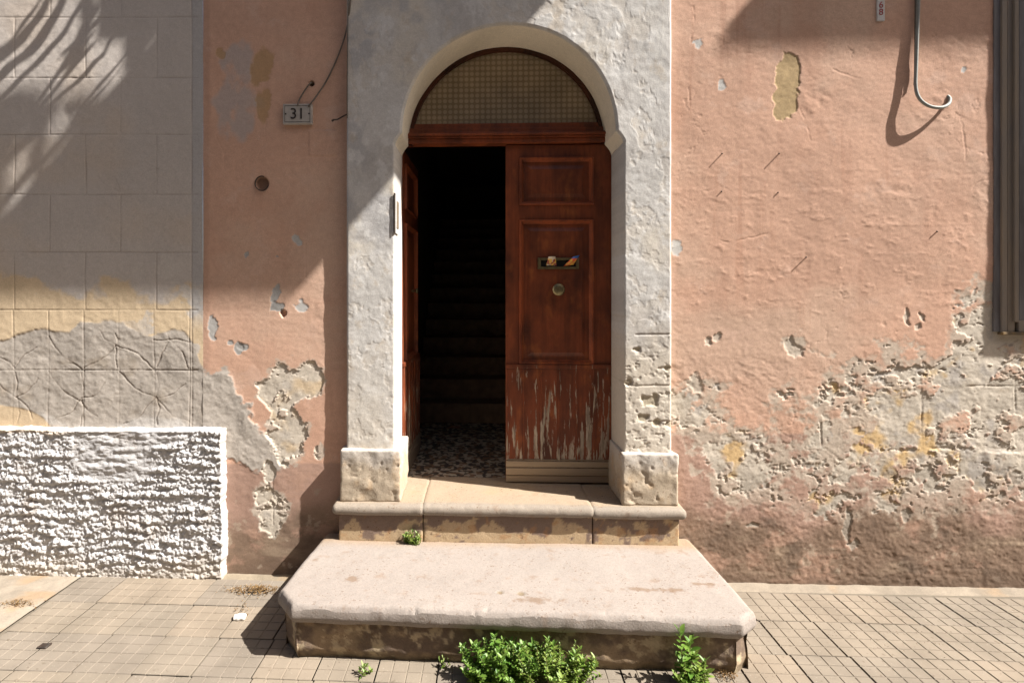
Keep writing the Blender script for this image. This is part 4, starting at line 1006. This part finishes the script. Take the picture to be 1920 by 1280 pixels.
pot = box('flower_box', pa.x, pb_.x, -0.53, -0.4, pa.z, pa.z + 0.5, M_bal, None, 0.01); tag(pot, 'flower box hung at the left end of the balcony above', 'flower box')
pa, pb_ = lift(238, 100, 0.5), lift(256, 100, 0.5)
st_ = box('box_bracket', pa.x, pb_.x, -0.51, -0.48, lift(238, 128, 0.5).z, lift(238, 40, 0.5).z, M_dark, pot, 0)
b2 = empty('balcony', (4.5, 0, 6.3)); b2.parent = house
bpy.context.view_layer.update()
c1 = lift(1350, 97, 0.95)
o = box('balcony_slab', c1.x, c1.x + 3.2, -0.95, 0, c1.z, c1.z + 0.1, M_bal, None, 0); o.parent = b2; o.matrix_parent_inverse = b2.matrix_world.inverted()
M_leaf0 = plain_mat('palm_leaf', (0.06, 0.10, 0.03), (0.04, 0.07, 0.02), 0.5)
palm = tag(empty('potted_palm', lift(60, 200, 0.9)), 'long-leaved plant hanging beside the balcony above', 'plant')
bpy.context.view_layer.update(); pi_ = palm.matrix_world.inverted()
rp = random.Random(11)
for (a, b_, c_, d_, wd) in ((-30, 140, 95, -20, .030), (-30, 172, 135, -30, .035), (-10, 195, 165, -20, .02), (60, 210, 150, -25, .018), (78, 200, 118, 100, .03), (118, 100, 205, -10, .02), (100, 190, 225, 40, .016), (120, 200, 240, 95, .016), (150, 185, 225, 130, .012), (-40, 120, 80, -10, .02), (-30, 330, 70, 200, .03), (-60, 300, 40, 190, .03), (20, 300, 100, 195, .022), (60, 330, 130, 195, .03), (-20, 410, 50, 290, .03), (20, 400, 120, 270, .03), (90, 340, 175, 210, .022), (140, 330, 215, 200, .04), (150, 400, 215, 260, .05), (60, 400, 150, 300, .04), (-60, 390, -10, 200, .05), (165, 300, 240, 190, .04), (-60, 420, 220, 385, .05), (100, 395, 180, 330, .05)):
    P0 = rp.uniform(0.30, 0.42) if d_ < 190 else rp.uniform(0.8, 1.0); P1 = P0 + rp.uniform(-0.06, 0.06)
    A = lift(a, b_, P0); B = lift(c_, d_, P1); V = []; F = []
    side = SD.cross(B - A).normalized()
    for k in range(9):
        t = k / 8; q = A.lerp(B, t) + side * 0.05 * math.sin(t * 3.1) * rp.uniform(0.7, 1.3) ; hw = wd * (0.9 if d_ < 190 else 1.1) * (1 - 0.8 * abs(t - 0.4)); V += [q - side * hw, q + SD * 0.006, q + side * hw]
    for k in range(8): a_ = k * 3; F += [(a_, a_ + 1, a_ + 4, a_ + 3), (a_ + 1, a_ + 2, a_ + 5, a_ + 4)]
    o = raw('leaf', V, F, M_leaf0); o.parent = palm; o.matrix_parent_inverse = pi_

# the house across the street closes the view of the sky
opp = tag(box('opposite_house', -14, 16, -11, -6.5, -0.13, 7.5, plain_mat('pale_facade_opposite', (0.31, 0.25, 0.19), (0.26, 0.21, 0.16), 0.9, 2), None, 0), 'pale plastered house across the street, behind the viewer', 'house')

# ------------------------------------------------------------------ small things on the walls
M_marble = plain_mat('grey_marble', (0.42, 0.38, 0.34), (0.33, 0.30, 0.27), 0.5, 30)
M_ink = plain_mat('dark_paint', (0.03, 0.022, 0.018), None, 0.6)
def text_mesh(body, size, depth=0.001):
    cu = bpy.data.curves.new('t', 'FONT'); cu.body = body; cu.size = size; cu.extrude = depth; cu.align_x = 'CENTER'; cu.align_y = 'CENTER'
    o = bpy.data.objects.new('t', cu); C.objects.link(o); bpy.context.view_layer.update()
    me = bpy.data.meshes.new_from_object(o.evaluated_get(bpy.context.evaluated_depsgraph_get())); bpy.data.objects.remove(o)
    return me
q0, q1 = W(533, 235), W(587, 197)
pl = box('house_number_plaque', q0.x, q1.x, -0.022, 0.004, q0.z, q1.z, M_marble, None, 0.003)
tag(pl, 'small grey marble plaque with number 31 left of the door', 'plaque')
t = link('digits', text_mesh('31', 0.085), M_ink); t.location = ((q0.x + q1.x) / 2, -0.0232, (q0.z + q1.z) / 2 - 0.002); t.rotation_euler = (R(90), 0, 0)
bpy.context.view_layer.update(); t.parent = pl
cxm, czm = (q0.x + q1.x) / 2, (q0.z + q1.z) / 2; hw, hh = (q1.x - q0.x) / 2 - 0.010, (q1.z - q0.z) / 2 - 0.010
for (a, b_, c_, d_) in ((-hw, hw, hh - .002, hh), (-hw, hw, -hh, -hh + .002), (-hw, -hw + .002, -hh + .0021, hh - .0021), (hw - .002, hw, -hh + .0021, hh - .0021)):
    box('engraved_line', cxm + a, cxm + b_, -0.0228, -0.0215, czm + c_, czm + d_, M_ink, pl, 0)
for s in (-1, 1): lathe('screw', [(0.0045, 0.002), (0.004, -0.002), (0.001, -0.003)], (cxm + s * (hw - 0.006), -0.022, czm), M_ink, pl, 10)
M_tagw = plain_mat('white_enamel_tag', (0.62, 0.60, 0.58), (0.5, 0.47, 0.44), 0.5); M_red = plain_mat('red_print', (0.35, 0.03, 0.03), None, 0.5)
q0, q1 = W(1643, 41), W(1657, -22)
tg = box('meter_tag', q0.x, q1.x, -0.008, 0.004, q0.z, q1.z, M_tagw, None, 0.002); tag(tg, 'narrow white tag with red digits 468 high on the pink wall', 'tag')
for ch, py in (('4', -5), ('6', 11.5), ('8', 25)):
    p = W(1650, py); t = link('digit', text_mesh(ch, 0.048), M_red); t.location = (p.x, -0.0086, p.z); t.rotation_euler = (R(90), 0, 0); bpy.context.view_layer.update(); t.parent = tg
M_cable = plain_mat('grey_cable', (0.28, 0.29, 0.26), (0.22, 0.22, 0.2), 0.6); M_cable2 = plain_mat('dusty_brown_cable', (0.16, 0.13, 0.10), None, 0.7)
def wpts(l): return [W(a, b_, -d) for (a, b_, d) in l]
cab = tube('hanging_cable', spline(wpts([(1722, -60, .012), (1722, 0, .014), (1720, 60, .016), (1718, 120, .02), (1717, 162, .026), (1724, 185, .036), (1742, 199, .044), (1764, 202, .038), (1778, 196, .02), (1781, 186, .004), (1776, 180, -.006)])), 0.0085, M_cable, None, 10)
tag(cab, 'stiff grey cable looping into the pink wall, upper right', 'cable')
c2 = tube('wall_wire', spline(wpts([(1717, -60, .006), (1716, 60, .008), (1715, 140, .01), (1714, 160, .012)])), 0.004, M_cable2); tag(c2, 'thin brown wire running beside the looping grey cable', 'wire')
c3 = tube('wall_wire', spline(wpts([(660, -60, .05), (657, 0, .052), (650, 55, .03), (634, 105, .012), (612, 152, .012), (590, 185, .016), (578, 200, .028)])), 0.0042, M_cable2); tag(c3, 'thin wire slanting down to the number plaque', 'wire')
c4 = tube('wall_wire', spline(wpts([(585, 157, -.012), (582, 156, .012), (570, 172, .012), (561, 188, .014), (558, 198, .026)])), 0.0042, M_cable2); tag(c4, 'short wire from a hole in the wall to the plaque', 'wire')
c5 = tube('wall_wire', spline(wpts([(653, -60, .05), (652, 60, .05), (651, 150, .049), (651, 222, .049)])), 0.003, M_cable2); tag(c5, 'thin wire running down the left pilaster edge', 'wire')
hk = tube('wall_hook', spline(wpts([(652, 214, .03), (642, 219, .02), (633, 224, .022), (626, 225, .03), (622, 227, .034)])), [0.004] * 24 + [0.006] * 9, M_dark); tag(hk, 'small rusty hook at the left edge of the door surround', 'hook')
pts = [W(491 + 12.5 * math.cos(a), 344 + 13.5 * math.sin(a), -0.004 - 0.006 * math.sin(a)) for a in np.linspace(0.3, 2 * math.pi - 1.2, 24)]
rg = tube('wall_ring', pts, 0.0035, M_dark); tag(rg, 'small iron ring stub in a hollow left of the door', 'ring')
for (a, b_, d, lab) in ((1354, 288, .018, 'thin nail in the pink wall, left one of the upper pair'), (1461, 288, .018, 'thin nail in the pink wall, right one of the upper pair'), (1512, 482, .020, 'nail with long slanting shadow in the middle of the pink wall'), (1757, 434, .010, 'short nail in the pink wall near the window'), (1353, 359, .006, 'short nail below the upper left nail'), (1459, 361, .005, 'stub of a nail below the upper right nail')):
    n_ = tube('nail', [W(a, b_, 0.02), W(a, b_, -d), W(a, b_, -d - .001)], [0.003, 0.003, 0.0045], M_dark, None, 6); tag(n_, lab, 'nail', 'nails in the pink wall')
# metal plate hanging on the left jamb
p0, p1 = W(744, 362, PP), W(744, 437, PP)
bp = empty('jamb_plate', (p0.x + 0.01, PP + 0.03, p1.z)); tag(bp, 'slim metal plate fixed on the left door jamb', 'plate')
bpy.context.view_layer.update(); ji = bp.matrix_world.inverted()
for nme, a0, a1, y0, y1, mt in (('plate', 0.001, 0.008, -0.050, 0.05, M_tagw), ('plate_edge', -0.004, 0.004, -0.054, -0.0505, M_dark), ('grille', 0.0085, 0.012, -0.03, 0.03, M_alu)):
    o = box(nme, XL1 + a0, XL1 + a1, y0, y1, p1.z + (0.03 if nme == 'grille' else 0), p0.z - (0.04 if nme == 'grille' else 0), mt, None, 0.001); o.parent = bp; o.matrix_parent_inverse = ji

# ------------------------------------------------------------------ weeds, litter
def leaf_mat(name, c1, c2):
    m, nt, b = new_mat(name)
    g = nd(nt, 'ShaderNodeNewGeometry'); oi = mrange(nt, g.outputs['Random Per Island'], 0, 1, 0, 1)
    nt.links.new(mixc(nt, oi, c1, c2), b.inputs['Base Color']); b.inputs['Roughness'].default_value = 0.45
    b.inputs['Subsurface Weight'].default_value = 0.0
    tr = nd(nt, 'ShaderNodeBsdfTranslucent'); nt.links.new(mixc(nt, oi, c1, c2), tr.inputs[0]); mx = nd(nt, 'ShaderNodeMixShader'); mx.inputs[0].default_value = 0.3
    out = nt.nodes['Material Output']; nt.links.new(b.outputs[0], mx.inputs[1]); nt.links.new(tr.outputs[0], mx.inputs[2]); nt.links.new(mx.outputs[0], out.inputs[0])
    return m
M_weed = leaf_mat('weed_leaf', (0.075, 0.17, 0.022), (0.19, 0.30, 0.05)); M_weed2 = leaf_mat('weed_leaf_yellowish', (0.10, 0.19, 0.025), (0.26, 0.33, 0.07)); M_stem = plain_mat('weed_stem', (0.10, 0.12, 0.035), (0.13, 0.07, 0.03), 0.7)
def add_leaf(V, F, p, d, L, wd, rp):
    d = d.normalized(); up = Vector((rp.uniform(-.4, .4), rp.uniform(-.4, .4), 1)); s = d.cross(up)
    if s.length < 1e-3: s = Vector((1, 0, 0))
    s.normalize(); n = s.cross(d); k = len(V)
    V += [p, p + d * L * .35 + s * wd * .5 + n * .002, p + d * L * .45 - n * L * .05, p + d * L * .35 - s * wd * .5 + n * .002, p + d * L * .75 + s * wd * .38 - n * L * .04, p + d * L - n * L * .16, p + d * L * .75 - s * wd * .38 - n * L * .04]
    F += [(k, k + 1, k + 2), (k, k + 2, k + 3), (k + 1, k + 4, k + 5, k + 2), (k + 2, k + 5, k + 6, k + 3)]
def weed(name, lab, root, stems, h, spread, seed, L=0.017, per=26, mat=None, sx=1.0, group=None, upright=0.5, lean=(0, 0)):
    rp = random.Random(seed); e = tag(empty(name, root), lab, 'weed', group)
    V, F = [], []; SV, SF = [], []; rt = Vector(root)
    for i in range(stems):
        a = rp.uniform(0, 6.28); rr = math.sqrt(rp.random())
        tip = Vector((math.cos(a) * rr * spread * sx + lean[0], math.sin(a) * rr * spread * 0.55 + lean[1], h * (0.55 + 0.45 * rp.random()) * (1 - 0.45 * rr * rr)))
        base = Vector((tip.x * 0.35, tip.y * 0.3, 0)); mid = base.lerp(tip, 0.5) + Vector((0, 0, -0.1 * h * rr)) + Vector((rp.uniform(-1, 1), rp.uniform(-1, 1), 0)) * 0.012
        pts = spline([base, mid, tip], 5); 
        k0 = len(SV)
        for q in pts:
            r_ = 0.0014
            SV += [q + Vector((r_, 0, 0)), q + Vector((-r_ * .5, r_ * .87, 0)), q + Vector((-r_ * .5, -r_ * .87, 0))]
        for k in range(len(pts) - 1):
            for j in range(3): SF.append((k0 + k * 3 + j, k0 + k * 3 + (j + 1) % 3, k0 + k * 3 + 3 + (j + 1) % 3, k0 + k * 3 + 3 + j))
        fs = rp.choice((0.55, 0.8, 1.0, 1.25, 1.5))
        for k in range(per):
            t = 1 - 0.75 * (k / per) ** 1.1; f = t * (len(pts) - 1); i0 = min(int(f), len(pts) - 2); q = pts[i0].lerp(pts[i0 + 1], f - i0)
            g = k * 2.4 + rp.uniform(-.4, .4); dv = Vector((math.cos(g), math.sin(g), upright + rp.uniform(-.4, .6) + (0.9 if k < 5 else 0)))
            add_leaf(V, F, q, dv, L * fs * rp.uniform(0.6, 1.25), L * fs * rp.uniform(0.36, 0.5), rp)
    o = raw('foliage', [v + rt for v in V], F, mat or M_weed, e, True); raw('stems', [v + rt for v in SV], SF, M_stem, e, True)
    return e
gf = FL.y * 0.45 + FR.y * 0.55
def at(px, y): p = W(px, 700, y); return p.x
weed('step_weed', 'bushy green weed growing at the foot of the lower step', (at(940, gf - 0.05), gf - 0.045, -0.01), 66, 0.19, 0.20, 1, 0.019, 38, sx=1.0)
weed('step_weed', 'leafy green weed right half of the clump before the lower step', (at(1032, gf - 0.05), gf - 0.05, -0.01), 64, 0.19, 0.20, 2, 0.019, 36, M_weed2, 1.05)
w3 = weed('tall_weed', 'tall thin weed at the right end of the lower step', (at(1292, FR.y - 0.04), FR.y - 0.035, -0.01), 22, 0.15, 0.085, 3, 0.022, 26, M_weed2)
weed('tall_stem_weed', 'upright leafy stalk rising above the lower step nosing', (at(1286, FR.y - 0.05), FR.y - 0.04, 0.0), 3, 0.36, 0.035, 8, 0.034, 24, upright=0.3)
q = G(770, 1024, Z1)
weed('tuft_weed', 'small round green tuft in the corner between the two steps', (q.x, PN + 0.005, Z1 - 0.005), 26, 0.082, 0.05, 5, 0.013, 16, M_weed2)
q = G(682, 1262); weed('sprout_weed', 'tiny sprout by the left foot of the lower step', (q.x, q.y, 0), 5, 0.035, 0.035, 6, 0.014, 9, M_weed2)
q = G(832, 1250); weed('sprout_weed', 'tiny sprout just left of the bushy weed', (q.x, q.y, 0), 5, 0.05, 0.03, 9, 0.012, 9, M_weed2)
def litter(name, lab, cx, cy, sx, sy, n, seed, cols, L=0.02):
    rp = random.Random(seed); V, F = [], []
    c = G(cx, cy)
    for i in range(n):
        r1, r2 = rp.gauss(0, 0.45), rp.gauss(0, 0.45)
        p = Vector((c.x + r1 * sx, c.y + r2 * sy, 0.004 + 0.02 * max(0, 1 - r1 * r1 - r2 * r2) * rp.random()))
        d = Vector((rp.uniform(-1, 1), rp.uniform(-1, 1), rp.uniform(-.2, .5))); add_leaf(V, F, p, d, L * rp.uniform(.4, 1.3), L * rp.uniform(.15, .4), rp)
    o = raw(name, V, F, leaf_mat(name + '_mat', *cols)); tag(o, lab, 'litter', None, 'stuff')
dry = ((0.16, 0.09, 0.035), (0.32, 0.2, 0.08))
litter('dry_leaf_litter', 'heap of dry brown leaves against the wall left of the steps', 478, 1108, 0.15, 0.045, 420, 21, dry, 0.016)
litter('dry_leaf_litter', 'brown crumbs by the right foot of the lower step', 1362, 1268, 0.05, 0.05, 160, 22, dry, 0.012)
litter('dry_leaf_litter', 'brown dirt on the pale cement at the left edge', 35, 1133, 0.10, 0.035, 130, 23, dry, 0.014)
litter('dry_leaf_litter', 'loose crumbs trailing from the dry leaf heap', 455, 1142, 0.05, 0.06, 40, 24, dry, 0.012)
litter('scattered_crumbs', 'dark crumbs scattered over the pavement', 1650, 1190, 0.9, 0.25, 90, 25, ((0.05, 0.04, 0.03), (0.2, 0.12, 0.06)), 0.008)
q = G(450, 1160)
pp = stone('paper_litter', q.x - .03, q.x + .025, q.y - .015, q.y + .02, 0.0, 0.022, plain_mat('white_paper', (0.7, 0.68, 0.64), (0.6, 0.57, 0.52), 0.8), None, 0.006, 0.009, 0.012, 40, 2.0); tag(pp, 'crumpled white paper bit on the pavement left of the steps', 'paper')
q = G(83, 1211); lf = stone('dark_pebble', q.x - .022, q.x + .022, q.y - .02, q.y + .02, 0.0, 0.008, M_dark, None, 0.006, 0.004, 0.006, 40, 5.0); tag(lf, 'flat dark scrap on the pavement at the left', 'scrap')
